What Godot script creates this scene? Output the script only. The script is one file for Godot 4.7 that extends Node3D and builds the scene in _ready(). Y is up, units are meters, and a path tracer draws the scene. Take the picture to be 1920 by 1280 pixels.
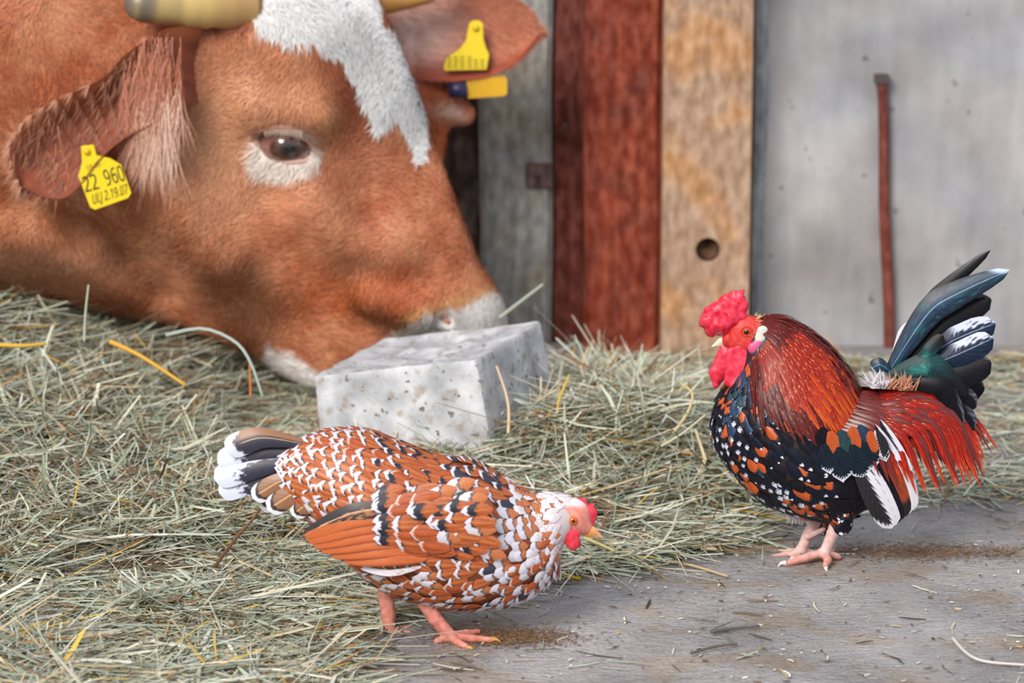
extends Node3D
# A farmyard feeding place: two cows, a cockerel, a hen, hay, a lick block, a concrete wall and stall boards.

const FPX := 5950.0          # focal length in pixels of a 1920x1280 frame
const PITCH := 0.21293       # camera looks 12.2 degrees down
const EYE := Vector3(0, 1, 0)
var SP := sin(PITCH)
var CP := cos(PITCH)
var rng := RandomNumberGenerator.new()
var used := {}

# ------------------------------------------------------------------ places
func at(px: float, py: float, depth: float) -> Vector3:
	return EYE + Vector3((px - 960.0) / FPX * depth, 0, 0) + Vector3(0, CP, -SP) * ((640.0 - py) / FPX * depth) + Vector3(0, -SP, -CP) * depth

func ground(px: float, py: float) -> Vector3:
	return at(px, py, 1.0 / (SP - CP * (640.0 - py) / FPX))

func on_z(px: float, py: float, z: float) -> Vector3:
	return at(px, py, -z / (CP + SP * (640.0 - py) / FPX))

func proj(p: Vector3) -> Vector2:
	var q := p - EYE
	var d := -q.y * SP - q.z * CP
	return Vector2(960.0 + q.x / d * FPX, 640.0 - (q.y * CP - q.z * SP) / d * FPX)

class Frame:                 # local axes of an animal: metres, x to the side, y up, z out of its flank
	var root: Vector3
	var ppm: float
	var s: float
	var c: float
	func _init(where: Vector3, depth: float, sp: float, cp: float):
		root = where
		ppm = 5950.0 / depth
		s = sp
		c = cp
	func l(x: float, y: float, z := 0.0) -> Vector3:
		var w := root.z + z / ppm
		var v := (640.0 - y) / 5950.0
		var t := -w / (c + s * v)
		return Vector3((x - 960.0) / 5950.0 * t, 1.0 + t * (c * v - s), w) - root

func frame_at(where: Vector3) -> Frame:
	return Frame.new(where, -(where - EYE).y * SP - (where - EYE).z * CP, SP, CP)

# ------------------------------------------------------------------ colours
func lin(r: float, g: float, b: float) -> Color:
	return Color(r / 255.0, g / 255.0, b / 255.0).srgb_to_linear()

func srgb(r: float, g: float, b: float) -> Color:
	return Color(r / 255.0, g / 255.0, b / 255.0)

func mat(c: Color, rough := 0.8, spec := 0.5) -> StandardMaterial3D:
	var m := StandardMaterial3D.new()
	m.albedo_color = c
	m.roughness = rough
	m.metallic_specular = spec
	return m

func vmat(rough := 0.8, spec := 0.5) -> StandardMaterial3D:
	var m := mat(Color.WHITE, rough, spec)
	m.vertex_color_use_as_albedo = true
	return m

func nz(size: int, freq: float, sd: int, octaves := 4, kind := FastNoiseLite.TYPE_SIMPLEX_SMOOTH) -> PackedByteArray:
	var n := FastNoiseLite.new()
	n.noise_type = kind
	n.seed = sd
	n.frequency = freq
	n.fractal_octaves = octaves
	var im := n.get_seamless_image(size, size)
	im.convert(Image.FORMAT_L8)
	return im.get_data()

func tex_of(size: int, data: PackedByteArray) -> ImageTexture:
	return ImageTexture.create_from_image(Image.create_from_data(size, size, false, Image.FORMAT_RGB8, data))

func grey_tex(size: int, data: PackedByteArray) -> ImageTexture:
	return ImageTexture.create_from_image(Image.create_from_data(size, size, false, Image.FORMAT_L8, data))

# ------------------------------------------------------------------ meshes
class MB:
	var v := PackedVector3Array()
	var n := PackedVector3Array()
	var c := PackedColorArray()
	var uv := PackedVector2Array()
	var i := PackedInt32Array()
	func tri(a: int, b: int, d: int) -> void:
		i.append(a)
		i.append(b)
		i.append(d)
	# rows x cols sheet of points; normals turned to agree with `out` at every point (or kept when flip is given)
	func grid(pts: PackedVector3Array, rows: int, cols: int, cols_rgb: PackedColorArray, closed := false, flip := 1.0, hint := Vector3.ZERO) -> void:
		var base := v.size()
		for r in rows:
			for k in cols:
				var p := pts[r * cols + k]
				var r0 := maxi(r - 1, 0)
				var r1 := mini(r + 1, rows - 1)
				var k0 := k - 1
				var k1 := k + 1
				if closed:
					k0 = (k0 + cols - 1) % (cols - 1) if k0 < 0 else k0
					k1 = k1 % (cols - 1)
				else:
					k0 = maxi(k0, 0)
					k1 = mini(k1, cols - 1)
				var nn := (pts[r1 * cols + k] - pts[r0 * cols + k]).cross(pts[r * cols + k1] - pts[r * cols + k0]) * flip
				if nn.length_squared() < 1e-18:
					nn = hint if hint != Vector3.ZERO else Vector3.UP
				nn = nn.normalized()
				if hint != Vector3.ZERO and nn.dot(hint) < 0:
					nn = -nn
				v.append(p)
				n.append(nn)
				uv.append(Vector2(float(k) / (cols - 1), float(r) / (rows - 1)))
				c.append(cols_rgb[r * cols + k] if cols_rgb.size() > 1 else (cols_rgb[0] if cols_rgb.size() == 1 else Color.WHITE))
		for r in rows - 1:
			for k in cols - 1:
				var a := base + r * cols + k
				tri(a, a + 1, a + cols)
				tri(a + 1, a + cols + 1, a + cols)
	func tube(path: PackedVector3Array, rad: PackedFloat32Array, sides: int, rgb: PackedColorArray, caps := true) -> void:
		var rows := path.size()
		var pts := PackedVector3Array()
		var cc := PackedColorArray()
		var ref := Vector3(0.123, 0.9, 0.41)
		var q := path
		var rr := rad
		var r2 := rgb
		if caps:
			q = PackedVector3Array([path[0]])
			q.append_array(path)
			q.append(path[rows - 1])
			rr = PackedFloat32Array([0.0001])
			rr.append_array(rad)
			rr.append(0.0001)
			if rgb.size() > 1:
				r2 = PackedColorArray([rgb[0]])
				r2.append_array(rgb)
				r2.append(rgb[rgb.size() - 1])
		for r in q.size():
			var d := (q[mini(r + 2, q.size() - 1)] - q[maxi(r - 2, 0)]).normalized()
			var x := d.cross(ref).normalized()
			var y := d.cross(x).normalized()
			for k in sides + 1:
				var t := TAU * k / sides
				pts.append(q[r] + (x * cos(t) + y * sin(t)) * rr[r])
				cc.append(r2[mini(r, r2.size() - 1)])
		grid(pts, q.size(), sides + 1, cc, true, 1.0)
	func box(lo: Vector3, hi: Vector3, rgb := Color.WHITE) -> void:
		for ax in 3:
			for sg in 2:
				var nn := Vector3.ZERO
				nn[ax] = 1.0 if sg else -1.0
				var b := v.size()
				for k in 4:
					var p := Vector3.ZERO
					p[ax] = hi[ax] if sg else lo[ax]
					p[(ax + 1) % 3] = hi[(ax + 1) % 3] if (k & 1) else lo[(ax + 1) % 3]
					p[(ax + 2) % 3] = hi[(ax + 2) % 3] if (k & 2) else lo[(ax + 2) % 3]
					v.append(p)
					n.append(nn)
					uv.append(Vector2(k & 1, k >> 1))
					c.append(rgb)
				tri(b, b + 1, b + 2)
				tri(b + 1, b + 3, b + 2)
	func prism(poly: PackedVector3Array, flat: PackedVector2Array, back: Vector3, rgb := Color.WHITE) -> void:
		var ids := Geometry2D.triangulate_polygon(flat)
		var nn := -back.normalized()
		for side in 2:
			var b := v.size()
			for p in poly:
				v.append(p + (back if side else Vector3.ZERO))
				n.append(-nn if side else nn)
				uv.append(Vector2.ZERO)
				c.append(rgb)
			for t in ids.size() / 3:
				tri(b + ids[t * 3], b + ids[t * 3 + 1], b + ids[t * 3 + 2])
		for k in poly.size():
			var p0 := poly[k]
			var p1 := poly[(k + 1) % poly.size()]
			var en := (p1 - p0).cross(back).normalized()
			var mid := Vector3.ZERO
			for p in poly:
				mid += p / poly.size()
			if en.dot(p0 - mid) < 0:
				en = -en
			var b := v.size()
			for p in [p0, p1, p0 + back, p1 + back]:
				v.append(p)
				n.append(en)
				uv.append(Vector2.ZERO)
				c.append(rgb)
			tri(b, b + 1, b + 2)
			tri(b + 1, b + 3, b + 2)
	func mesh(onto: ArrayMesh = null) -> ArrayMesh:
		for t in i.size() / 3:
			var a := i[t * 3]
			var b := i[t * 3 + 1]
			var d := i[t * 3 + 2]
			if (v[d] - v[a]).cross(v[b] - v[a]).dot(n[a] + n[b] + n[d]) < 0:
				i[t * 3 + 1] = d
				i[t * 3 + 2] = b
		var arr := []
		arr.resize(Mesh.ARRAY_MAX)
		arr[Mesh.ARRAY_VERTEX] = v
		arr[Mesh.ARRAY_NORMAL] = n
		arr[Mesh.ARRAY_COLOR] = c
		arr[Mesh.ARRAY_TEX_UV] = uv
		arr[Mesh.ARRAY_INDEX] = i
		var m := onto if onto else ArrayMesh.new()
		m.add_surface_from_arrays(Mesh.PRIMITIVE_TRIANGLES, arr)
		return m

func named(called: String) -> String:
	if not used.has(called):
		used[called] = 0
		return called
	used[called] += 1
	return "%s_%03d" % [called, used[called]]

func tag(o: Node, label := "", category := "", group := "", kind := "") -> void:
	if label: o.set_meta("label", label)
	if category: o.set_meta("category", category)
	if group: o.set_meta("group", group)
	if kind: o.set_meta("kind", kind)

func base(called: String, where: Vector3, label: String, category: String, group := "") -> Node3D:
	var o := Node3D.new()
	o.name = named(called)
	add_child(o)
	o.position = where
	tag(o, label, category, group)
	return o

func put(called: String, m: Mesh, material: Material, parent: Node = self) -> MeshInstance3D:
	var o := MeshInstance3D.new()
	o.name = named(called) if parent == self else called
	o.mesh = m
	o.material_override = material
	parent.add_child(o, true)
	return o

# ------------------------------------------------------------------ rounded bodies from a distance field
class Prim:
	var a: Vector3
	var ba: Vector3
	var s: Vector3
	var ra: float
	var dr: float
	var il: float
	var k: float
	var sub: bool
	func _init(pa: Vector3, pb: Vector3, r0: float, r1: float, st := Vector3.ONE, kk := 20.0, cut := false):
		s = st
		a = pa * st
		ba = (pb - pa) * st
		ra = r0
		dr = r1 - r0
		il = 1.0 / maxf(ba.length_squared(), 1e-9)
		k = kk
		sub = cut

func field(p: Vector3, prims: Array) -> float:
	var d := 1e9
	for o in prims:
		var g: Prim = o
		var q := p * g.s - g.a
		var h := clampf(q.dot(g.ba) * g.il, 0.0, 1.0)
		var e := (q - g.ba * h).length() - g.ra - g.dr * h
		if g.sub:
			e = -e
			var w := maxf(g.k - absf(d - e), 0.0) / g.k
			d = maxf(d, e) + w * w * g.k * 0.25
		else:
			var w := maxf(g.k - absf(d - e), 0.0) / g.k
			d = minf(d, e) - w * w * g.k * 0.25
	return d

# surface nets over the box lo..hi; returns [points, normals, indices] in field axes
func nets(prims: Array, lo: Vector3, hi: Vector3, cell: float, lump := 0.0, lump_freq := 0.02, sd := 3) -> Array:
	var ns := FastNoiseLite.new()
	ns.seed = sd
	ns.frequency = lump_freq
	ns.fractal_octaves = 2
	var nx := int((hi.x - lo.x) / cell) + 2
	var ny := int((hi.y - lo.y) / cell) + 2
	var nzz := int((hi.z - lo.z) / cell) + 2
	var f := PackedFloat32Array()
	f.resize(nx * ny * nzz)
	var B := 4
	var reach := cell * B * 1.5 + lump
	for bz in range(0, nzz, B):
		for by in range(0, ny, B):
			for bx in range(0, nx, B):
				var mid := field(lo + Vector3(bx + 1.5, by + 1.5, bz + 1.5) * cell, prims)
				var skip := absf(mid) > reach
				for z in range(bz, mini(bz + B, nzz)):
					for y in range(by, mini(by + B, ny)):
						for x in range(bx, mini(bx + B, nx)):
							var id := (z * ny + y) * nx + x
							if skip:
								f[id] = mid
							else:
								var p := lo + Vector3(x, y, z) * cell
								f[id] = field(p, prims) + (ns.get_noise_3dv(p) * lump if lump > 0.0 else 0.0)
	var where := PackedInt32Array()
	where.resize(nx * ny * nzz)
	where.fill(-1)
	var pts := PackedVector3Array()
	var idx := PackedInt32Array()
	var off := [0, 1, nx, nx + 1, nx * ny, nx * ny + 1, nx * ny + nx, nx * ny + nx + 1]
	var edges := [0, 1, 2, 3, 4, 5, 6, 7, 0, 2, 1, 3, 4, 6, 5, 7, 0, 4, 1, 5, 2, 6, 3, 7]
	for z in nzz - 1:
		for y in ny - 1:
			for x in nx - 1:
				var id := (z * ny + y) * nx + x
				var inside := 0
				for k in 8:
					if f[id + off[k]] < 0.0:
						inside += 1
				if inside == 0 or inside == 8:
					continue
				var sum := Vector3.ZERO
				var cnt := 0
				for e in 12:
					var k0: int = edges[e * 2]
					var k1: int = edges[e * 2 + 1]
					var f0 := f[id + off[k0]]
					var f1 := f[id + off[k1]]
					if (f0 < 0.0) != (f1 < 0.0):
						var t := f0 / (f0 - f1)
						var c0 := Vector3(k0 & 1, (k0 >> 1) & 1, k0 >> 2)
						var c1 := Vector3(k1 & 1, (k1 >> 1) & 1, k1 >> 2)
						sum += c0.lerp(c1, t)
						cnt += 1
				where[id] = pts.size()
				pts.append(lo + (Vector3(x, y, z) + sum / cnt) * cell)
	for z in range(1, nzz - 1):
		for y in range(1, ny - 1):
			for x in range(1, nx - 1):
				var id := (z * ny + y) * nx + x
				var s0 := f[id] < 0.0
				if s0 != (f[id + 1] < 0.0):
					_quad(idx, where, id, id - nx, id - nx - nx * ny, id - nx * ny, s0)
				if s0 != (f[id + nx] < 0.0):
					_quad(idx, where, id, id - 1, id - 1 - nx * ny, id - nx * ny, not s0)
				if s0 != (f[id + nx * ny] < 0.0):
					_quad(idx, where, id, id - 1, id - 1 - nx, id - nx, s0)
	var nor := PackedVector3Array()
	nor.resize(pts.size())
	for t in idx.size() / 3:
		var a := idx[t * 3]
		var b := idx[t * 3 + 1]
		var d := idx[t * 3 + 2]
		var g := (pts[b] - pts[a]).cross(pts[d] - pts[a])
		nor[a] += g
		nor[b] += g
		nor[d] += g
	for k in nor.size():
		nor[k] = nor[k].normalized()
	return [pts, nor, idx]

func _quad(idx: PackedInt32Array, where: PackedInt32Array, a: int, b: int, c: int, d: int, right: bool) -> void:
	var A := where[a]
	var B := where[b if right else d]
	var C := where[c]
	var D := where[d if right else b]
	if A < 0 or B < 0 or C < 0 or D < 0:
		return
	idx.append(A)
	idx.append(B)
	idx.append(C)
	idx.append(A)
	idx.append(C)
	idx.append(D)

# field axes (pixels: x right, y down, z out) to the animal's own metres
func nets_into(mb: MB, net: Array, fr: Frame, paint: Callable) -> void:
	var b := mb.v.size()
	var pts: PackedVector3Array = net[0]
	var nor: PackedVector3Array = net[1]
	for k in pts.size():
		mb.v.append(fr.l(pts[k].x, pts[k].y, pts[k].z))
		mb.n.append(Vector3(nor[k].x, -nor[k].y, nor[k].z).normalized())
		mb.uv.append(Vector2(pts[k].x, pts[k].y) * 0.01)
		mb.c.append(paint.call(pts[k]))
	for t in net[2]:
		mb.i.append(b + t)

func surface_z(prims: Array, x: float, y: float, from := 400.0) -> float:
	var z := from
	for k in 60:
		var d := field(Vector3(x, y, z), prims)
		if d < 0.4:
			break
		z -= maxf(d * 0.6, 0.3)
	return z

# a chain of points resampled smoothly
func smooth(pts: Array, n: int) -> Array:
	var out := []
	for k in n:
		var t := float(k) / (n - 1) * (pts.size() - 1)
		var j := mini(int(t), pts.size() - 2)
		var u := t - j
		var p0 = pts[maxi(j - 1, 0)]
		var p1 = pts[j]
		var p2 = pts[j + 1]
		var p3 = pts[mini(j + 2, pts.size() - 1)]
		out.append((p1 * 2.0 + (p2 - p0) * u + (p0 * 2.0 - p1 * 5.0 + p2 * 4.0 - p3) * u * u + (p1 * 3.0 - p0 - p2 * 3.0 + p3) * u * u * u) * 0.5)
	return out

func blend(a: Color, b: Color, t: float) -> Color:
	return a.lerp(b, clampf(t, 0.0, 1.0))

func _ready():
	rng.seed = 11
	# ---- camera, sky, sun, exposure
	var cam := Camera3D.new()
	cam.name = "camera"
	add_child(cam)
	cam.position = EYE
	cam.rotation.x = -PITCH
	cam.fov = rad_to_deg(2.0 * atan(640.0 / FPX))
	cam.near = 0.05
	cam.far = 60.0
	var lens := CameraAttributesPhysical.new()
	lens.frustum_focal_length = 12.0 * FPX / 640.0
	lens.frustum_focus_distance = 3.44
	lens.exposure_aperture = 5.6
	cam.attributes = lens
	cam.current = true
	var env := Environment.new()
	env.background_mode = Environment.BG_SKY
	env.tonemap_mode = Environment.TONE_MAPPER_LINEAR
	env.tonemap_exposure = 1.06
	env.sdfgi_enabled = true
	env.ssao_enabled = true
	env.ssil_enabled = true
	var sky := ProceduralSkyMaterial.new()
	sky.sky_top_color = Color(0.84, 0.865, 0.90)
	sky.sky_horizon_color = Color(0.88, 0.89, 0.91)
	sky.ground_bottom_color = Color(0.42, 0.41, 0.40)
	sky.ground_horizon_color = Color(0.55, 0.54, 0.53)
	sky.energy_multiplier = 1.0
	env.sky = Sky.new()
	env.sky.sky_material = sky
	var we := WorldEnvironment.new()
	we.name = "surroundings"
	we.environment = env
	add_child(we)
	var sun := DirectionalLight3D.new()   # the bright part of a hazy sky, high over the photographer's shoulder
	sun.name = "hazy_sun"
	add_child(sun)
	sun.rotation_degrees = Vector3(-33, -26, 0)
	sun.light_color = Color(1.0, 0.97, 0.93)
	sun.light_energy = 1.0
	sun.light_angular_distance = 24.0
	sun.shadow_enabled = true
	# ---- the place, then the animals and things, then small litter
	build_setting()
	build_block()
	build_cow()
	build_far_cow()
	build_rooster()
	build_hen()
	build_hay()
	build_litter()

# ------------------------------------------------------------------ surfaces
func floor_material() -> StandardMaterial3D:
	var n := 1024
	var coarse := nz(n, 0.006, 21, 5)
	var fine := nz(n, 0.05, 22, 4)
	var dust := nz(n, 0.011, 23, 5)
	var grit := nz(n, 0.22, 24, 2)
	var d := PackedByteArray()
	d.resize(n * n * 3)
	var h := PackedByteArray()
	h.resize(n * n)
	for y in n:
		for x in n:
			var k := y * n + x
			var streak := fine[((y * 4) % n) * n + x]
			var v := (coarse[k] - 128) * 0.20 + (streak - 128) * 0.13 + (grit[k] - 128) * 0.12
			var b := clampf((dust[k] - 138) / 50.0, 0.0, 1.0) * 0.55
			var r := lerpf(153 + v, 148 + v * 0.9, b)
			var g := lerpf(150 + v, 133 + v * 0.9, b)
			var bl := lerpf(152 + v, 116 + v * 0.9, b)
			if grit[k] > 196 and fine[k] > 140:
				r -= 48.0
				g -= 50.0
				bl -= 50.0
			d[k * 3] = clampi(int(r), 0, 255)
			d[k * 3 + 1] = clampi(int(g), 0, 255)
			d[k * 3 + 2] = clampi(int(bl), 0, 255)
			h[k] = clampi(int(120 + (streak - 128) * 0.35 + (grit[k] - 128) * 0.4 + (coarse[k] - 128) * 0.5), 0, 255)
	var m := mat(Color.WHITE, 0.86, 0.4)
	m.albedo_texture = tex_of(n, d)
	m.uv1_triplanar = true
	m.uv1_world_triplanar = true
	m.uv1_scale = Vector3.ONE / 1.5
	m.uv1_offset = Vector3(0.27, 0.1, 0.31)
	m.heightmap_enabled = true
	m.heightmap_scale = 0.35
	m.heightmap_texture = grey_tex(n, h)
	return m

func concrete_material() -> StandardMaterial3D:
	var n := 512
	var coarse := nz(n, 0.010, 31, 5)
	var fine := nz(n, 0.06, 32, 4)
	var blot := nz(n, 0.04, 33, 3)
	var warm := nz(n, 0.008, 35, 3)
	var d := PackedByteArray()
	d.resize(n * n * 3)
	for y in n:
		for x in n:
			var k := y * n + x
			var streak := fine[(y / 5) * n + x]
			var v := (coarse[k] - 128) * 0.19 + (streak - 128) * 0.06
			if blot[k] > 203:
				v -= (blot[k] - 203) * 1.5
			var w := (warm[k] - 128) * 0.03
			d[k * 3] = clampi(int(157 + v + w), 0, 255)
			d[k * 3 + 1] = clampi(int(157 + v), 0, 255)
			d[k * 3 + 2] = clampi(int(162 + v - w), 0, 255)
	var m := mat(Color.WHITE, 0.9, 0.3)
	m.albedo_texture = tex_of(n, d)
	m.uv1_triplanar = true
	m.uv1_world_triplanar = true
	m.uv1_scale = Vector3.ONE / 1.1
	return m

func wood_material(c1: Color, c2: Color, c3: Color, sd: int, share := 150, rough := 0.8) -> StandardMaterial3D:
	var n := 256
	var grain := nz(n, 0.06, sd, 4)
	var patch := nz(n, 0.016, sd + 1, 4)
	var fleck := nz(n, 0.12, sd + 2, 3)
	var d := PackedByteArray()
	d.resize(n * n * 3)
	for y in n:
		for x in n:
			var k := y * n + x
			var g := grain[(y / 8) * n + (x * 2) % n] / 255.0
			var c := c1.lerp(c2, clampf(g * 1.7 - 0.35, 0.0, 1.0))
			c = c.lerp(c3, clampf((patch[k] - share) / 80.0, 0.0, 1.0) * 0.75)
			var f := (fleck[(y / 2) * n + x] - 128) * 0.0009
			d[k * 3] = clampi(int((c.r + f) * 255), 0, 255)
			d[k * 3 + 1] = clampi(int((c.g + f) * 255), 0, 255)
			d[k * 3 + 2] = clampi(int((c.b + f) * 255), 0, 255)
	var m := mat(Color.WHITE, rough, 0.35)
	m.albedo_texture = tex_of(n, d)
	m.uv1_triplanar = true
	m.uv1_world_triplanar = true
	m.uv1_scale = Vector3(1.7, 1.7, 1.7)
	m.uv1_offset = Vector3(sd * 0.137, sd * 0.31, sd * 0.211)
	return m

func post_mesh(x0: float, x1: float, zf: float, zb: float, y1: float, ch: float, lean := 0.0) -> ArrayMesh:
	# chamfered upright board, its four long edges knocked off, slightly uneven along its length
	var mb := MB.new()
	var ring := [Vector2(x0, zf - ch), Vector2(x0 + ch, zf), Vector2(x1 - ch, zf), Vector2(x1, zf - ch), Vector2(x1, zb), Vector2(x0, zb)]
	var rows := 14
	for s in ring.size():
		var a: Vector2 = ring[s]
		var b: Vector2 = ring[(s + 1) % ring.size()]
		var pts := PackedVector3Array()
		for r in rows:
			var y := -0.02 + (y1 + 0.02) * r / (rows - 1)
			var w := 0.0016 * sin(y * 17.0 + x0 * 40.0)
			pts.append(Vector3(a.x + w + lean * y, y, a.y + w))
			pts.append(Vector3(b.x + w + lean * y, y, b.y + w))
		var nn := Vector3(b.y - a.y, 0, -(b.x - a.x))
		if nn.dot(Vector3((a.x + b.x) / 2 - (x0 + x1) / 2, 0, (a.y + b.y) / 2 - (zf + zb) / 2)) < 0:
			nn = -nn
		mb.grid(pts, rows, 2, PackedColorArray(), false, 1.0, nn.normalized())
	var cap := PackedVector3Array()
	var flat := PackedVector2Array()
	for q in ring:
		cap.append(Vector3(q.x + lean * y1, y1, q.y))
		flat.append(q)
	mb.prism(cap, flat, Vector3(0, -0.004, 0))
	return mb.mesh()

func wx(px: float, z: float) -> float:
	return on_z(px, 420.0, z).x

func build_setting() -> void:
	var mb := MB.new()
	mb.box(Vector3(-6, -0.2, -7.4), Vector3(6, 0, 5))
	var fl := put("floor", mb.mesh(), floor_material())
	tag(fl, "worn grey concrete floor with brown dust and straw bits", "", "", "structure")
	var concrete := concrete_material()
	mb = MB.new()
	mb.box(Vector3(wx(1430, -4.6), -0.1, -4.85), Vector3(4.5, 2.6, -4.6))
	var wall := put("wall_back", mb.mesh(), concrete)
	tag(wall, "pale grey cast concrete wall with streaks and stains", "", "", "structure")
	# the slab's shadowed edge: its shade put into a darker grey strip
	var edge_shade := wood_material(srgb(138, 141, 146), srgb(154, 157, 162), srgb(132, 135, 140), 61, 140, 0.9)
	var strip := put("trim_1", post_mesh(wx(1398, -4.59), wx(1438, -4.59), -4.59, -4.8, 2.6, 0.012), edge_shade)
	tag(strip, "narrow grey strip with the shade of the wall edge painted in, between the tan board and the wall", "", "", "structure")
	# far wall and side wall behind the feeding gap
	var dark := wood_material(srgb(132, 112, 94), srgb(154, 134, 114), srgb(140, 126, 112), 63)
	mb = MB.new()
	mb.box(Vector3(-6, -0.1, -7.4), Vector3(6, 3.0, -7.2))
	tag(put("wall_far", mb.mesh(), dark), "weathered boarded wall deep in the stall behind the cows", "", "", "structure")
	mb = MB.new()
	mb.box(Vector3(-4.5, -0.1, -4.8), Vector3(wx(-420, -4.6), 2.6, -4.6))
	tag(put("wall_side", mb.mesh(), concrete), "grey concrete wall on the other side of the feeding gap", "", "", "structure")

	# stall partition: upright boards
	var part := base("stall_partition", Vector3.ZERO, "upright weathered boards in grey, red-brown and tan beside the feeding gap", "partition")
	var grey := wood_material(srgb(138, 138, 136), srgb(158, 159, 158), srgb(146, 138, 124), 65, 128)
	var red := wood_material(srgb(112, 50, 37), srgb(142, 66, 46), srgb(94, 50, 44), 68, 150)
	var red2 := wood_material(srgb(92, 48, 42), srgb(114, 60, 50), srgb(84, 52, 50), 71, 150)
	var tan_ := wood_material(srgb(154, 126, 106), srgb(172, 146, 126), srgb(182, 134, 92), 77, 118)
	var blk := wood_material(srgb(76, 60, 55), srgb(98, 80, 73), srgb(150, 144, 140), 80, 160)
	var o := put("board", post_mesh(wx(800, -4.66), wx(905, -4.66), -4.66, -4.74, 2.5, 0.004), blk, part)
	tag(o, "dark brown board with pale flecks")
	o = put("board", post_mesh(wx(899, -4.60), wx(1035, -4.60), -4.60, -4.70, 2.5, 0.008), grey, part)
	tag(o, "broad grey weathered board")
	o = put("board", post_mesh(wx(1033, -4.62), wx(1098, -4.62), -4.62, -4.72, 2.5, 0.004), red2, part)
	tag(o, "narrow dark red-brown board")
	o = put("board", post_mesh(wx(1095, -4.55), wx(1240, -4.55), -4.55, -4.68, 2.5, 0.008), red, part)
	tag(o, "broad red-brown board")
	# tan board with a bored hole
	var x0 := wx(1242, -4.50)
	var x1 := wx(1406, -4.50)
	var hole := on_z(1327, 468, -4.50)
	var csg := CSGBox3D.new()
	csg.name = "board"
	csg.size = Vector3(x1 - x0, 2.52, 0.09)
	csg.position = Vector3((x0 + x1) / 2, 1.24, -4.545)
	csg.material = tan_
	part.add_child(csg, true)
	var bore := CSGCylinder3D.new()
	bore.name = "bored_hole"
	bore.operation = CSGShape3D.OPERATION_SUBTRACTION
	bore.radius = 0.0175
	bore.height = 0.05
	bore.sides = 28
	bore.rotation.x = PI / 2
	bore.position = Vector3(hole.x, hole.y, -4.50) - csg.position
	bore.material = wood_material(srgb(92, 66, 50), srgb(110, 80, 60), srgb(84, 62, 50), 83)
	csg.add_child(bore)
	tag(csg, "tan board with a round bored hole")
	# iron plate on the grey board
	mb = MB.new()
	var p0 := on_z(986, 350, -4.596)
	var p1 := on_z(1034, 306, -4.596)
	mb.box(Vector3(p0.x, p0.y, -4.60), Vector3(p1.x, p1.y, -4.59))
	o = put("iron_plate", mb.mesh(), wood_material(srgb(86, 66, 66), srgb(104, 84, 82), srgb(76, 58, 58), 86), part)
	tag(o, "small dark iron plate")
	mb = MB.new()
	for q in [Vector2(1060, 236), Vector2(1006, 328)]:
		var c := on_z(q.x, q.y, -4.588)
		mb.tube(PackedVector3Array([c + Vector3(0, 0, -0.012), c + Vector3(0, 0, 0.004)]), PackedFloat32Array([0.004, 0.004]), 8, PackedColorArray([lin(88, 70, 66)]))
	o = put("nail_head", mb.mesh(), vmat(0.7), part)
	tag(o, "", "", "", "stuff")

	# rusty iron bar leaning on the wall
	var rust := wood_material(srgb(98, 50, 44), srgb(126, 66, 54), srgb(84, 52, 50), 90, 150)
	var rod := base("rusty_bar", on_z(1668, 640, -4.585), "rust-red iron bar standing upright against the concrete wall", "bar")
	var top := on_z(1653, 150, -4.585) - rod.position
	mb = MB.new()
	var path := PackedVector3Array()
	var rad := PackedFloat32Array()
	for k in 12:
		var t := k / 11.0
		path.append(Vector3(0, -0.02, 0.0).lerp(top, t) + Vector3(0.0014 * sin(t * 9.0), 0, 0))
		rad.append(0.0086 - 0.0009 * t)
	mb.tube(path, rad, 10, PackedColorArray([Color.WHITE]))
	put("shaft", mb.mesh(), rust, rod)
	mb = MB.new()
	mb.box(top + Vector3(-0.010, -0.004, -0.012), top + Vector3(0.010, 0.008, 0.010))  # added dark box, stands for the notch above the bar
	tag(put("dark_notch", mb.mesh(), mat(srgb(70, 62, 62), 0.6), rod), "dark box standing for the notch at the bar's top")

# ------------------------------------------------------------------ lick block
func block_material() -> StandardMaterial3D:
	var n := 512
	var coarse := nz(n, 0.01, 41, 4)
	var pit := nz(n, 0.035, 42, 3)
	var brown := nz(n, 0.022, 43, 3)
	var d := PackedByteArray()
	d.resize(n * n * 3)
	var h := PackedByteArray()
	h.resize(n * n)
	for k in n * n:
		var v := (coarse[k] - 128) * 0.24
		var p := clampf((pit[k] - 206) / 16.0, 0.0, 1.0)
		var b := clampf((brown[k] - 160) / 70.0, 0.0, 1.0) * 0.6
		d[k * 3] = clampi(int(lerpf(lerpf(184 + v, 142, b), 114, p)), 0, 255)
		d[k * 3 + 1] = clampi(int(lerpf(lerpf(187 + v, 128, b), 108, p)), 0, 255)
		d[k * 3 + 2] = clampi(int(lerpf(lerpf(194 + v, 112, b), 102, p)), 0, 255)
		h[k] = clampi(int(160 + v - p * 110), 0, 255)
	var m := mat(Color.WHITE, 0.78, 0.4)
	m.albedo_texture = tex_of(n, d)
	m.uv1_triplanar = true
	m.uv1_scale = Vector3.ONE * 3.4
	m.heightmap_enabled = true
	m.heightmap_texture = grey_tex(n, h)
	m.heightmap_scale = 0.3
	return m

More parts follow.
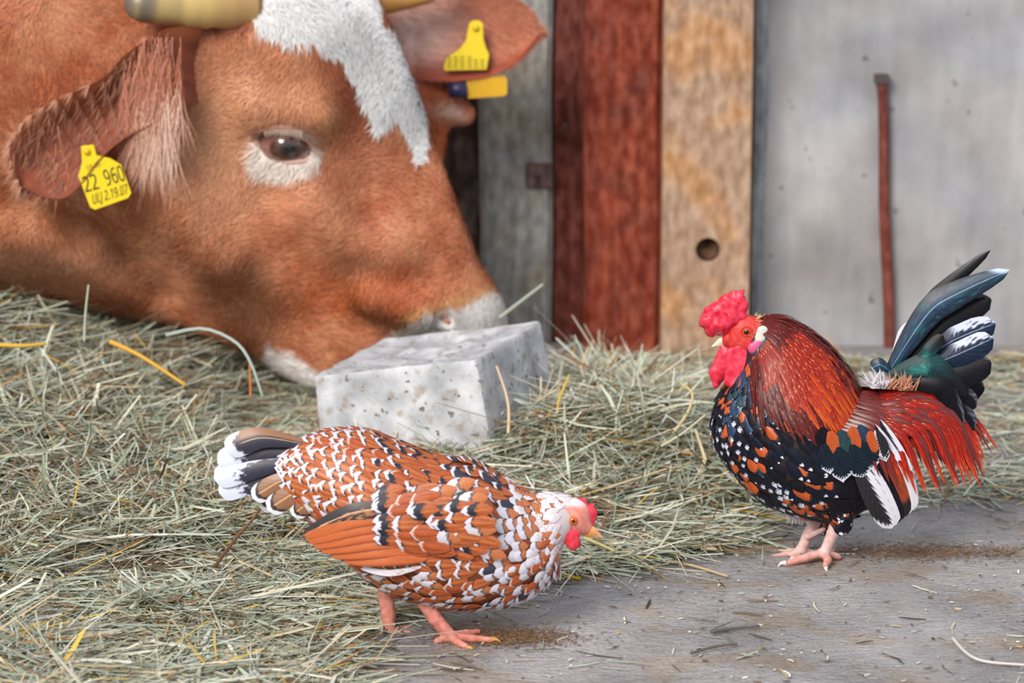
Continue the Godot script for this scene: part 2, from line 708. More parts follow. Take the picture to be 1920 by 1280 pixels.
func build_block() -> void:
	var half := Vector3(0.112, 0.088, 0.119)
	var ns := FastNoiseLite.new()
	ns.seed = 8
	ns.frequency = 14.0
	var mb := MB.new()
	var N := 26
	var r := 0.008
	for ax in 3:
		for sg in [-1.0, 1.0]:
			var pts := PackedVector3Array()
			for a in N + 1:
				for b in N + 1:
					var p := Vector3.ZERO
					p[ax] = sg * half[ax]
					p[(ax + 1) % 3] = (a * 2.0 / N - 1.0) * half[(ax + 1) % 3]
					p[(ax + 2) % 3] = (b * 2.0 / N - 1.0) * half[(ax + 2) % 3]
					var inner := p.clamp(-half + Vector3.ONE * r, half - Vector3.ONE * r)
					p = inner + (p - inner).normalized() * r
					var up := smoothstep(0.4, 1.0, p.y / half.y)
					var dish := maxf(0.0, 1.0 - pow(p.x / half.x, 8.0)) * maxf(0.0, 1.0 - pow(p.z / half.z, 8.0))
					p += (p - inner).normalized() * ns.get_noise_3dv(p) * 0.003
					p.y -= up * dish * (0.011 + 0.008 * ns.get_noise_2d(p.x * 1.6, p.z * 1.6))
					var wide := 1.0 + 0.05 * (0.5 - p.y / half.y * 0.5)
					p.x *= wide
					p.z *= wide
					pts.append(p)
			var hint := Vector3.ZERO
			hint[ax] = sg
			mb.grid(pts, N + 1, N + 1, PackedColorArray(), false, 1.0, hint)
	var o := put("lick_block", mb.mesh(), block_material())
	o.basis = Basis(Vector3(0, 0, 1), 0.165) * Basis(Vector3.RIGHT, -0.055) * Basis(Vector3.UP, -0.346)
	o.position = at(802, 648, 4.02) - o.basis.y * half.y
	tag(o, "pale grey pitted lick block tilted in the hay under the cow's muzzle", "lick block")

# ------------------------------------------------------------------ cows
var coat_noise: FastNoiseLite
var curl_noise: FastNoiseLite
var blaze := PackedVector2Array([Vector2(430, -120), Vector2(455, 0), Vector2(478, 55), Vector2(530, 78), Vector2(590, 84), Vector2(632, 108), Vector2(662, 150), Vector2(690, 205), Vector2(712, 252), Vector2(738, 222), Vector2(768, 262), Vector2(788, 305), Vector2(806, 300), Vector2(799, 240), Vector2(788, 186), Vector2(764, 112), Vector2(726, 58), Vector2(700, 0), Vector2(680, -120)])

func cow_colour(p: Vector3) -> Color:
	var j := curl_noise.get_noise_3d(p.x * 3.0, p.y * 3.0, p.z * 3.0) * 10.0
	var x := p.x + j
	var y := p.y + curl_noise.get_noise_3d(p.y * 3.0, p.x * 3.0, p.z * 3.0 + 90.0) * 10.0
	var q := Vector2(x, y)
	var n := coat_noise.get_noise_3d(p.x, p.y, p.z)
	var n2 := coat_noise.get_noise_3d(p.x * 2.6 + 500.0, p.y * 2.6, p.z * 2.6)
	var c := blend(lin(180, 104, 72), lin(214, 148, 112), 0.45 + n * 1.0 + n2 * 0.5)
	# paler coat on the cheek, a lighter band under the throat, dark brow and bridge
	c = blend(c, lin(222, 166, 130), exp(-((q - Vector2(440, 250)) / Vector2(110, 170)).length_squared()) * 0.85)
	c = blend(c, lin(214, 162, 132), exp(-((q - Vector2(90, 500)) / Vector2(180, 42)).length_squared()) * 0.6)
	c = blend(c, lin(122, 56, 34), exp(-((q - Vector2(655, 205)) / Vector2(46, 92)).length_squared()) * 0.9)
	c = blend(c, lin(150, 84, 62), exp(-((q - Vector2(690, 300)) / Vector2(60, 60)).length_squared()) * 0.6)
	c = blend(c, lin(230, 164, 116), exp(-((q - Vector2(607, 232)) / Vector2(30, 36)).length_squared()) * 0.85)
	c = blend(c, lin(190, 92, 46), exp(-((q - Vector2(720, 560)) / Vector2(140, 50)).length_squared()) * 0.6)
	if p.z > 0.0:
		var e := q - Vector2(532, 290)
		var ring := (e / Vector2(70, 58)).length()
		c = blend(c, lin(238, 226, 218), smoothstep(1.15, 0.75, ring) * (1.0 if e.y > -18.0 else 0.75))
	# white muzzle and chin
	var nose := q.y - (612.0 - 0.36 * (q.x - 740.0))
	if q.x > 690.0:
		c = blend(c, lin(228, 176, 120), smoothstep(-34.0, -6.0, nose) * 0.7 * smoothstep(715.0, 760.0, q.x))
		c = blend(c, lin(248, 242, 242), smoothstep(-10.0, 10.0, nose) * smoothstep(715.0, 765.0, q.x))
	var chin := (q - Vector2(560, 706)).dot(Vector2(-0.55, 0.83)) + 34.0
	if q.x > 470.0 and q.x < 700.0:
		c = blend(c, lin(246, 240, 240), smoothstep(0.0, 14.0, chin) * smoothstep(490.0, 520.0, q.x + (q.y - 640.0) * 0.2))
	if p.z > -95.0 and Geometry2D.is_point_in_polygon(q, blaze):
		c = blend(lin(248, 249, 252), lin(234, 236, 242), n2 + 0.3)
	return c

func cow_fur(net: Array, fr: Frame, count: int, paint: Callable, near_only: bool, sd: int, shade := 1.0) -> ArrayMesh:
	var r := RandomNumberGenerator.new()
	r.seed = sd
	var pts: PackedVector3Array = net[0]
	var nor: PackedVector3Array = net[1]
	var idx: PackedInt32Array = net[2]
	var mb := MB.new()
	var tris := idx.size() / 3
	var tries := 0
	while count > 0 and tries < 2000000:
		tries += 1
		var t := r.randi() % tris
		var a := idx[t * 3]
		if near_only and (nor[a].z < -0.35 or pts[a].x < -260.0 or pts[a].y < -110.0):
			continue
		var u := r.randf()
		var w := r.randf()
		if u + w > 1.0:
			u = 1.0 - u
			w = 1.0 - w
		var b := idx[t * 3 + 1]
		var d := idx[t * 3 + 2]
		var p := pts[a] + (pts[b] - pts[a]) * u + (pts[d] - pts[a]) * w
		var n := nor[a]
		if (p - Vector3(533, 271, p.z)).length() < 46.0 and absf(p.y - 273.0 - (p.x - 533.0) * 0.2) < 27.0 and p.z > 0.0:
			continue
		if (p - Vector3(836, 600, p.z)).length() < 15.0:
			continue
		count -= 1
		var c: Color = paint.call(p)
		var pale := c.g > 0.55
		# the lie of the coat: from the bridge of the nose outwards and back
		var flow := Vector3(-0.62, 0.62, 0.2) if p.x > 330.0 else Vector3(-0.5, 0.75, 0.1)
		var ang := curl_noise.get_noise_3d(p.x * 0.55, p.y * 0.55, p.z * 0.55) * 2.4 + r.randfn(0.0, 0.28)
		flow = flow.rotated(Vector3(0, 0, 1), ang)
		flow = (flow - n * flow.dot(n)).normalized()
		var len := r.randf_range(11.0, 20.0) * (1.7 if pale and p.y < 330.0 else 1.0)
		var wid := r.randf_range(0.7, 1.3)
		var side := flow.cross(n).normalized() * wid
		var tip := p + flow * len + n * len * r.randf_range(0.10, 0.34)
		var mid := p + flow * len * 0.5 + n * len * 0.22
		var k := r.randf_range(0.84, 1.2) * shade
		c = Color(minf(c.r * k, 0.96), minf(c.g * k, 0.96), minf(c.b * k, 0.96))
		var g := (n + flow * 0.35).normalized()
		g = Vector3(g.x, -g.y, g.z)
		var i0 := mb.v.size()
		for q in [p - side, p + side, mid - side * 0.8, mid + side * 0.8, tip]:
			mb.v.append(fr.l(q.x, q.y, q.z))
			mb.n.append(g)
			mb.uv.append(Vector2.ZERO)
			mb.c.append(c)
		mb.tri(i0, i0 + 1, i0 + 2)
		mb.tri(i0 + 1, i0 + 3, i0 + 2)
		mb.tri(i0 + 2, i0 + 3, i0 + 4)
	return mb.mesh()

func V(x: float, y: float, z := 0.0) -> Vector3:
	return Vector3(x, y, z)

func plate(fr: Frame, outline: Array, z: float, thick: float, tilt := 0.0) -> ArrayMesh:
	var poly := PackedVector3Array()
	var flat := PackedVector2Array()
	for q in outline:
		poly.append(fr.l(q.x, q.y, z + (q.y - outline[0].y) * tilt))
		flat.append(Vector2(q.x, -q.y))
	var mb := MB.new()
	mb.prism(poly, flat, Vector3(0, 0, -thick))
	return mb.mesh()

func lettering(text: String, fr: Frame, x: float, y: float, z: float, tall_px: float, turn: float, wide: float, m: Material, parent: Node, slant := 0.0) -> void:
	var f := SystemFont.new()
	f.font_names = PackedStringArray(["Droid Sans"])
	var t := TextMesh.new()
	t.text = text
	t.font = f
	t.font_size = 64
	t.pixel_size = tall_px / fr.ppm / 46.0
	t.depth = 0.0006
	t.horizontal_alignment = HORIZONTAL_ALIGNMENT_CENTER
	var o := put("lettering", t, m, parent)
	var b := Basis(Vector3(0, 0, 1), turn)
	o.transform = Transform3D(Basis(b.x * wide, b.y + b.x * slant, b.z), fr.l(x, y, z))

func build_cow() -> void:
	coat_noise = FastNoiseLite.new()
	coat_noise.seed = 5
	coat_noise.frequency = 0.0075
	coat_noise.fractal_octaves = 3
	curl_noise = FastNoiseLite.new()
	curl_noise.seed = 9
	curl_noise.frequency = 0.006
	curl_noise.fractal_octaves = 2
	var foot := ground(560, 800)
	foot.z = -4.21
	foot.y = 0.0
	var fr := frame_at(foot)
	var root := base("brown_cow", foot, "red-brown cow with a white blaze and yellow ear tag feeding in the hay", "cow")
	var S := Vector3(1, 1, 1.55)
	var P := [
		Prim.new(V(-420, 120), V(230, 250), 400, 325, V(1, 1, 1.7), 60),
		Prim.new(V(500, 150), V(815, 560), 262, 106, S, 70),
		Prim.new(V(320, 380), V(565, 622), 232, 76, V(1, 1, 1.6), 70),
		Prim.new(V(460, 350), V(700, 590), 235, 112, V(1, 1, 1.5), 60),
		Prim.new(V(800, 585), V(876, 608), 92, 72, V(1, 1, 1.05), 50),
		Prim.new(V(560, 640), V(600, 690), 60, 40, V(1, 1, 1.0), 40),
		# brow, cheek bone, jaw edge
		Prim.new(V(480, 205, 165), V(590, 225, 150), 34, 30, V(1, 1, 1), 60),
		Prim.new(V(590, 370, 140), V(730, 480, 80), 36, 26, V(1, 1, 1), 100),
		Prim.new(V(250, 330, 170), V(420, 470, 140), 52, 40, V(1, 1, 1), 140),
		Prim.new(V(700, 560, 100), V(790, 585, 92), 26, 24, V(1, 1, 1), 50),
		# hollow in front of the eye, fold behind the jaw, temple
		Prim.new(V(640, 320, 210), V(700, 400, 180), 60, 50, V(1, 1, 1), 70, true),
		Prim.new(V(20, 395, 345), V(240, 530, 300), 82, 62, V(1, 1, 1), 110, true),
		Prim.new(V(345, 120, 270), V(375, 230, 270), 62, 60, V(1, 1, 1), 60, true),
	]
	# crease between jaw and throat, laid along the hide
	var crease := [V(-40, 372), V(60, 398), V(150, 446), V(235, 510), V(300, 566)]
	var sunk := []
	for q in crease:
		sunk.append(V(q.x, q.y, surface_z(P, q.x, q.y) + 14.0))
	for k in 4:
		P.append(Prim.new(sunk[k], sunk[k + 1], 30, 30 - k * 3, V(1, 1, 1), 46, true))
	var ze := surface_z(P, 533, 272)
	P.append(Prim.new(V(496, 262, ze + 4), V(572, 284, ze), 17, 14, V(0.85, 1, 0.55), 10, true))
	var zn := surface_z(P, 836, 600)
	P.append(Prim.new(V(830, 594, zn + 2), V(843, 605, zn), 7.5, 6.5, V(0.8, 1, 0.5), 8, true))
	var net := nets(P, V(-330, -170, -270), V(985, 740, 270), 10.5)
	var mb := MB.new()
	nets_into(mb, net, fr, cow_colour)
	var hide := vmat(0.85, 0.3)
	var body := put("body", mb.mesh(), hide, root)
	tag(body, "red-brown head and neck with a white blaze")
	var fm := vmat(0.55, 0.45)
	var fur := put("fur", cow_fur(net, fr, 105000, cow_colour, true, 31), fm, root)
	tag(fur, "", "", "", "stuff")

	# eye: ball, iris and pupil as rings of colour on a ball, lids, lashes
	mb = MB.new()
	var pts := PackedVector3Array()
	var cc := PackedColorArray()
	var centre := fr.l(536, 272, ze - 26)
	var look := Vector3(0.24, -0.10, 1).normalized()
	var sx := look.cross(Vector3.UP).normalized()
	var sy := sx.cross(look).normalized()
	for r in 25:
		var t := PI * r / 24.0
		for k in 33:
			var u := TAU * k / 32.0
			var d := look * cos(t) + (sx * cos(u) * 1.42 + sy * sin(u)) * sin(t)
			pts.append(centre + d * 36.0 / fr.ppm)
			var q := Vector2(sin(t) * cos(u) * 1.15, sin(t) * sin(u) * 1.25).length()
			cc.append(lin(20, 14, 15) if q < 0.34 else (lin(76, 44, 33) if q < 0.72 else lin(122, 84, 76)))
	mb.grid(pts, 25, 33, cc, true, -1.0)
	for k in mb.v.size():
		mb.n[k] = (mb.v[k] - centre).normalized()
	var em := vmat(0.04, 0.6)
	em.clearcoat_enabled = true
	em.clearcoat = 0.8
	em.clearcoat_roughness = 0.02
	var eye := put("eye", mb.mesh(), em, root)
	tag(eye, "dark glossy eye")
	for up in 2:
		mb = MB.new()
		var ctl := [V(482, 262), V(505, 240), V(540, 238), V(572, 256), V(594, 296)] if up else [V(482, 262), V(500, 288), V(532, 302), V(566, 302), V(594, 296)]
		var path := PackedVector3Array()
		var rad := PackedFloat32Array()
		var n := 18
		for q in smooth(ctl, n):
			path.append(fr.l(q.x, q.y, surface_z(P, q.x, q.y) - 1.0))
		for k in n:
			rad.append((2.0 + 3.6 * sin(PI * (k + 0.5) / n)) / fr.ppm)
		mb.tube(path, rad, 8, PackedColorArray([lin(176, 128, 112) if up else lin(206, 168, 158)]))
		put("eyelid", mb.mesh(), vmat(0.5), root)
	mb = MB.new()
	for k in 16:
		var x := 497.0 + k * 4.6
		var y := 240.0 + absf(x - 530.0) * 0.12
		var z := surface_z(P, x, y)
		mb.tube(PackedVector3Array([fr.l(x, y, z + 2), fr.l(x - 1, y + 4, z + 10), fr.l(x - 2 + rng.randf() * 4, y + 13, z + 15)]), PackedFloat32Array([0.0006, 0.0005, 0.0002]), 4, PackedColorArray([lin(232, 214, 200)]), false)
	tag(put("lashes", mb.mesh(), vmat(0.6), root), "pale eyelashes", "", "", "stuff")
	mb = MB.new()
	mb.tube(PackedVector3Array([fr.l(829, 593, zn - 11), fr.l(836, 600, zn - 10), fr.l(843, 606, zn - 12)]), PackedFloat32Array([0.003, 0.0052, 0.003]), 10, PackedColorArray([lin(206, 140, 122)]))
	put("nostril", mb.mesh(), vmat(0.4), root)

	# ear: a cupped leaf of skin with a rolled rim, long hair inside
	var zb := maxf(surface_z(P, 215, 330), surface_z(P, 120, 300)) + 48.0
	var top := smooth([V(384, 48, -120), V(318, 52, -20), V(278, 72, 4), V(226, 110, 14), V(190, 148, 18), V(110, 186, 20), V(48, 226, 16), V(20, 270, 8), V(22, 305, 2), V(40, 350, 0)], 26)
	var bot := smooth([V(378, 190, -120), V(345, 196, -20), V(316, 210, 8), V(280, 235, 16), V(230, 262, 24), V(186, 300, 30), V(152, 345, 28), V(118, 372, 20), V(78, 368, 8), V(42, 352, 0)], 26)
	mb = MB.new()
	for face in 2:
		pts = PackedVector3Array()
		cc = PackedColorArray()
		for r in 26:
			for k in 13:
				var t := k / 12.0
				var q: Vector3 = top[r].lerp(bot[r], t)
				var cup := pow(sin(PI * t), 0.7) * 64.0 * sin(PI * clampf((r + 2) / 28.0, 0, 1))
				var bulge := sin(PI * t) * 6.0
				q.z += zb - cup - (11.0 * pow(sin(PI * clampf(t, 0.02, 0.98)), 0.4) if face else 0.0)
				q.y -= bulge * 0.4
				pts.append(fr.l(q.x, q.y, q.z))
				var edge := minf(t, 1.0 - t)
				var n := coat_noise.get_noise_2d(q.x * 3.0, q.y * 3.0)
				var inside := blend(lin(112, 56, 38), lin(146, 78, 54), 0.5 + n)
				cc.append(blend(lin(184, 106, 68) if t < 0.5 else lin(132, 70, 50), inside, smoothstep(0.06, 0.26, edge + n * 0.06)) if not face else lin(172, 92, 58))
		mb.grid(pts, 26, 13, cc, false, 1.0, Vector3(0, 0, -1) if face else Vector3(0, 0, 1))
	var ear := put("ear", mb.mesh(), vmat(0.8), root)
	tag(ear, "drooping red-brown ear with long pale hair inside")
	mb = MB.new()
	# hair fringe: along the upper rim hanging into the cup, and a long pale tuft by the cheek
	for k in 2700:
		var t := rng.randf()
		var kind := rng.randf()
		var p: Vector3
		var dir: Vector3
		var len: float
		var c: Color
		if kind < 0.36:
			p = V(clampf(rng.randfn(288, 26), 232, 338), clampf(rng.randfn(172, 44), 70, 250), zb + rng.randf_range(-6, 14))
			dir = V(rng.randfn(-0.12, 0.2), 1.0, rng.randf_range(-0.05, 0.12))
			len = rng.randf_range(40, 150) * (1.0 if p.x > 255 else 0.6)
			c = blend(lin(170, 94, 62), lin(232, 200, 180), clampf((p.x - 240.0) / 50.0, 0, 1) * clampf((p.y - 150.0) / 45.0, 0.0, 1) + rng.randf_range(-0.35, 0.2))
		elif kind < 0.8:
			var s := rng.randi_range(1, 24)
			p = top[s].lerp(bot[s], rng.randf() * 0.97)
			p.z += zb - sin(PI * clampf((p.y - top[s].y) / maxf(bot[s].y - top[s].y, 1.0), 0, 1)) * 46.0 + rng.randf_range(-4, 6)
			dir = V(rng.randf_range(-0.9, 0.1), rng.randf_range(0.45, 1.0), rng.randf_range(-0.1, 0.2))
			len = rng.randf_range(10, 46)
			c = blend(lin(104, 52, 36), lin(190, 126, 92), pow(rng.randf(), 1.4))
		else:
			var s := rng.randi_range(12, 25)
			p = top[s] + V(0, 0, zb + rng.randf_range(-10, 2))
			dir = V(rng.randf_range(-0.9, -0.1), rng.randf_range(0.0, 0.9), rng.randf_range(0, 0.2))
			len = rng.randf_range(10, 30)
			c = blend(lin(160, 86, 54), lin(214, 160, 126), rng.randf())
		dir = dir.normalized()
		var sway := V(rng.randf_range(-0.2, 0.2), 0.1, 0) * len
		var w := rng.randf_range(0.5, 1.0)
		var line := PackedVector3Array()
		for j in 4:
			var u := j / 3.0
			var q := p + dir * len * u + sway * u * u
			line.append(q)
		var i0 := mb.v.size()
		for j in 4:
			var ww := w * (1.0 - j / 3.2)
			for sgn in [-1.0, 1.0]:
				mb.v.append(fr.l(line[j].x + sgn * ww, line[j].y, line[j].z))
				mb.n.append(Vector3(sgn * 0.4, 0.3, 0.85).normalized())
				mb.uv.append(Vector2.ZERO)
				mb.c.append(c)
		for j in 3:
			mb.tri(i0 + j * 2, i0 + j * 2 + 1, i0 + j * 2 + 2)
			mb.tri(i0 + j * 2 + 1, i0 + j * 2 + 3, i0 + j * 2 + 2)
	tag(put("ear_hair", mb.mesh(), vmat(0.5), ear), "pale hair in the ear", "", "", "stuff")

	# yellow ear tag
	var yellow := mat(srgb(232, 204, 22), 0.45)
	var ink := mat(srgb(42, 40, 30), 0.7)
	var zt := zb + 26.0
	var t1 := put("ear_tag", plate(fr, [V(152, 274), V(175, 271), V(181, 291), V(207, 297), V(227, 309), V(232, 322), V(246, 362), V(240, 371), V(178, 393), V(169, 388), V(147, 330), V(154, 305)], zt, 0.0022), yellow, root)
	tag(t1, "yellow ear tag numbered 22 960")
	lettering("22", fr, 170, 343, zt + 0.5, 28, 0.28, 0.66, ink, t1)
	lettering("960", fr, 214, 329, zt + 0.5, 28, 0.28, 0.58, ink, t1)
	lettering("ULJ 2.19.07", fr, 206, 364, zt + 0.5, 17, 0.30, 0.56, ink, t1, 0.2)
	lettering("DE 09", fr, 175, 311, zt + 0.5, 8, 0.28, 0.9, mat(srgb(150, 128, 30), 0.7), t1)
	mb = MB.new()
	mb.tube(PackedVector3Array([fr.l(163, 284, zt - 3), fr.l(163, 284, zt + 4)]), PackedFloat32Array([0.0048, 0.0042]), 14, PackedColorArray([lin(214, 178, 20)]))
	put("stud", mb.mesh(), vmat(0.4), t1)

	# horns
	for far in 2:
		var ctl := [V(470, 10, 120), V(395, 12, 165), V(330, 10, 200), V(272, 8, 224), V(234, 6, 234)] if not far else [V(620, -10, -120), V(690, 4, -150), V(750, -2, -165), V(815, -18, -170), V(850, -60, -170)]
		var path := PackedVector3Array()
		var rad := PackedFloat32Array()
		var cols := PackedColorArray()
		var n := 22
		var line := smooth(ctl, n)
		for k in n:
			var t := k / (n - 1.0)
			path.append(fr.l(line[k].x, line[k].y, line[k].z))
			rad.append((lerpf(42.0, 31.0, t) * sqrt(maxf(1.0 - pow(clampf((t - 0.7) / 0.31, 0, 1), 2.0), 0.02)) if not far else lerpf(32.0, 12.0, t)) / fr.ppm * (1.0 + 0.05 * sin(k * 2.3) * (1.0 - t)) * (1.0 if not far else sqrt(clampf((1.0 - t) * 7.0 + 0.12, 0.1, 1.0))))
			var c := blend(lin(176, 140, 92), lin(206, 178, 112), smoothstep(0.1, 0.45, t))
			c = blend(c, lin(104, 96, 86), smoothstep(0.38, 0.92, t + coat_noise.get_noise_1d(k * 30.0) * 0.25))
			cols.append(c if not far else blend(lin(150, 96, 46), lin(196, 150, 84), t))
		mb = MB.new()
		mb.tube(path, rad, 18, cols)
		tag(put("horn", mb.mesh(), vmat(0.38, 0.5), root), "stubby horn with a dark tip" if not far else "thin amber horn")
	# coarse hair round the horn's root
	mb = MB.new()
	for k in 900:
		var p := V(rng.randf_range(370, 470), rng.randf_range(-30, 60), 0)
		p.z = minf(surface_z(P, p.x, p.y), 215.0)
		var dir := V(rng.randf_range(-1, -0.2), rng.randf_range(-0.2, 0.8), rng.randf_range(0.0, 0.5)).normalized() * rng.randf_range(18, 44)
		var i0 := mb.v.size()
		var c := blend(lin(128, 62, 38), lin(180, 100, 62), rng.randf())
		for q in [p - V(0.9, 0.6), p + V(0.9, 0.6), p + dir]:
			mb.v.append(fr.l(q.x, q.y, q.z))
			mb.n.append(Vector3(0.1, 0.4, 0.9).normalized())
			mb.uv.append(Vector2.ZERO)
			mb.c.append(c)
		mb.tri(i0, i0 + 1, i0 + 2)
	tag(put("poll_hair", mb.mesh(), vmat(0.6), root), "", "", "", "stuff")

func far_colour(p: Vector3) -> Color:
	var n := coat_noise.get_noise_3d(p.x * 1.4 + 90.0, p.y * 1.4, p.z)
	var q := Vector2(p.x, p.y) + Vector2(n, -n) * 24.0
	var c := blend(lin(150, 74, 46), lin(180, 98, 62), 0.5 + n)
	c = blend(c, lin(206, 178, 170), exp(-((q - Vector2(778, 60)) / Vector2(52, 62)).length_squared()) * 1.1)
	c = blend(c, lin(208, 180, 166), exp(-((q - Vector2(846, 214)) / Vector2(40, 18)).length_squared()))
	c = blend(c, lin(196, 110, 66), exp(-((q - Vector2(820, 330)) / Vector2(24, 80)).length_squared()) * 0.9)
	return c

func build_far_cow() -> void:
	var foot := Vector3(on_z(760, 600, -4.42).x, 0, -4.42)
	var fr := frame_at(foot)
	var root := base("hidden_cow", foot, "brown cow half hidden behind the first, its tagged ear showing", "cow")
	var P := [
		Prim.new(V(690, -40, -40), V(735, 250, 0), 112, 96, V(1, 1, 1.3), 40),
		Prim.new(V(735, 250, 0), V(755, 420, 10), 92, 66, V(1, 1, 1.3), 40),
		Prim.new(V(600, -80, -90), V(520, -160, -420), 130, 150, V(1, 1, 1.1), 60),
		Prim.new(V(815, 190, 6), V(868, 214, 0), 34, 26, V(1, 1, 1.2), 22),
	]
	var net := nets(P, V(330, -420, -560), V(940, 520, 150), 13.0)
	var mb := MB.new()
	nets_into(mb, net, fr, far_colour)
	put("body", mb.mesh(), vmat(0.85, 0.3), root)
	var fur := put("fur", cow_fur(net, fr, 14000, far_colour, false, 77), vmat(0.55, 0.45), root)
	tag(fur, "", "", "", "stuff")
	# ear reaching out to the side, seen from within, with a rolled lower rim
	var top := smooth([V(720, -10), V(800, -30), V(880, -30), V(950, -14), V(995, 20), V(1012, 58)], 20)
	var bot := smooth([V(735, 150), V(790, 150), V(850, 152), V(920, 142), V(976, 110), V(1012, 62)], 20)
	mb = MB.new()
	for face in 2:
		var pts := PackedVector3Array()
		var cc := PackedColorArray()
		for r in 20:
			for k in 12:
				var t := k / 11.0
				var q: Vector3 = top[r].lerp(bot[r], t)
				q.z = 40.0 - pow(sin(PI * t), 0.6) * (20.0 if not face else 34.0) * sin(PI * clampf((r + 3) / 23.0, 0, 1)) + t * 16.0
				pts.append(fr.l(q.x, q.y, q.z))
				var n := coat_noise.get_noise_2d(q.x * 2.0, q.y * 2.0)
				var c := blend(lin(164, 92, 66), lin(188, 120, 92), 0.4 + n)
				c = blend(c, lin(214, 176, 168), exp(-((Vector2(q.x, q.y) - Vector2(800, 60)) / Vector2(70, 70)).length_squared()) * 0.9)
				c = blend(c, lin(150, 66, 42), smoothstep(0.7, 0.95, t))
				cc.append(c)
		mb.grid(pts, 20, 12, cc, false, 1.0, Vector3(0, 0, -1) if face else Vector3(0, 0, 1))
	var ear := put("ear", mb.mesh(), vmat(0.8), root)
	tag(ear, "broad brown ear held out sideways")
	mb = MB.new()
	for k in 4200:
		var r := rng.randi_range(0, 19)
		var t := rng.randf()
		var q: Vector3 = top[r].lerp(bot[r], t)
		if r < 19:
			q = q.lerp(top[r + 1].lerp(bot[r + 1], t), rng.randf())
		q.z = 40.0 - pow(sin(PI * t), 0.6) * 20.0 * sin(PI * clampf((r + 3) / 23.0, 0, 1)) + t * 16.0
		var c := blend(blend(lin(150, 78, 54), lin(194, 124, 94), rng.randf()), lin(220, 190, 182), exp(-((Vector2(q.x, q.y) - Vector2(795, 60)) / Vector2(60, 66)).length_squared()) * 0.8)
		c = blend(c, lin(136, 58, 38), smoothstep(0.72, 0.95, t) * 0.7)
		var dir := V(rng.randf_range(0.3, 1.0), rng.randf_range(-0.1, 0.7), rng.randf_range(0.1, 0.5)).normalized() * rng.randf_range(9, 22)
		var i0 := mb.v.size()
		for w in [q - V(0.3, 0.9), q + V(0.3, 0.9), q + dir]:
			mb.v.append(fr.l(w.x, w.y, w.z))
			mb.n.append(Vector3(0.1, 0.3, 0.95).normalized())
			mb.uv.append(Vector2.ZERO)
			mb.c.append(c)
		mb.tri(i0, i0 + 1, i0 + 2)
	tag(put("ear_hair", mb.mesh(), vmat(0.6), ear), "", "", "", "stuff")
	var yellow := mat(srgb(228, 202, 40), 0.45)
	var t1 := put("ear_tag", plate(fr, [V(880, 44), V(886, 39), V(898, 38), V(905, 44), V(906, 72), V(911, 90), V(917, 102), V(912, 130), V(834, 132), V(832, 126), V(838, 108), V(862, 92), V(874, 76)], 66, 0.002), yellow, root)
	tag(t1, "yellow ear tag with faint print")
	mb = MB.new()
	for row in 4:
		for k in 6:
			if row == 0 and k > 3:
				continue
			var x := 843.0 + k * 12.0 + (2.0 if k > 2 else 0.0)
			var q := fr.l(x, 107.0 + row * 6.0, 67.0)
			mb.box(q - Vector3(4.2 / fr.ppm, 1.0 / fr.ppm, 0.0006), q + Vector3(4.2 / fr.ppm * (0.5 + 0.5 * fmod(k * 0.37 + row * 0.61, 1.0)), 1.0 / fr.ppm, 0.0003))
	tag(put("print", mb.mesh(), mat(srgb(124, 118, 40), 0.7), t1), "", "", "", "stuff")
	mb = MB.new()
	mb.tube(PackedVector3Array([fr.l(892, 52, 62), fr.l(892, 52, 70)]), PackedFloat32Array([0.0055, 0.0045]), 12, PackedColorArray([lin(206, 178, 30)]))
	put("stud", mb.mesh(), vmat(0.4), t1)
	var t2 := put("ear_tag", plate(fr, [V(874, 148), V(946, 142), V(951, 150), V(951, 176), V(944, 180), V(876, 185)], 52, 0.006), mat(srgb(214, 166, 28), 0.5), root)
	tag(t2, "amber yellow tag with a dark blue end")
	mb = MB.new()
	mb.tube(PackedVector3Array([fr.l(842, 170, 46), fr.l(856, 168, 48), fr.l(876, 167, 48)]), PackedFloat32Array([0.010, 0.012, 0.012]), 14, PackedColorArray([lin(44, 40, 78)]))
	put("clip", mb.mesh(), vmat(0.4), t2)

# ------------------------------------------------------------------ feathers
const FW := 48
const FH := 96
var fmats := {}
var unit_feathers := {}
var far_bins := {}
var shown := {}

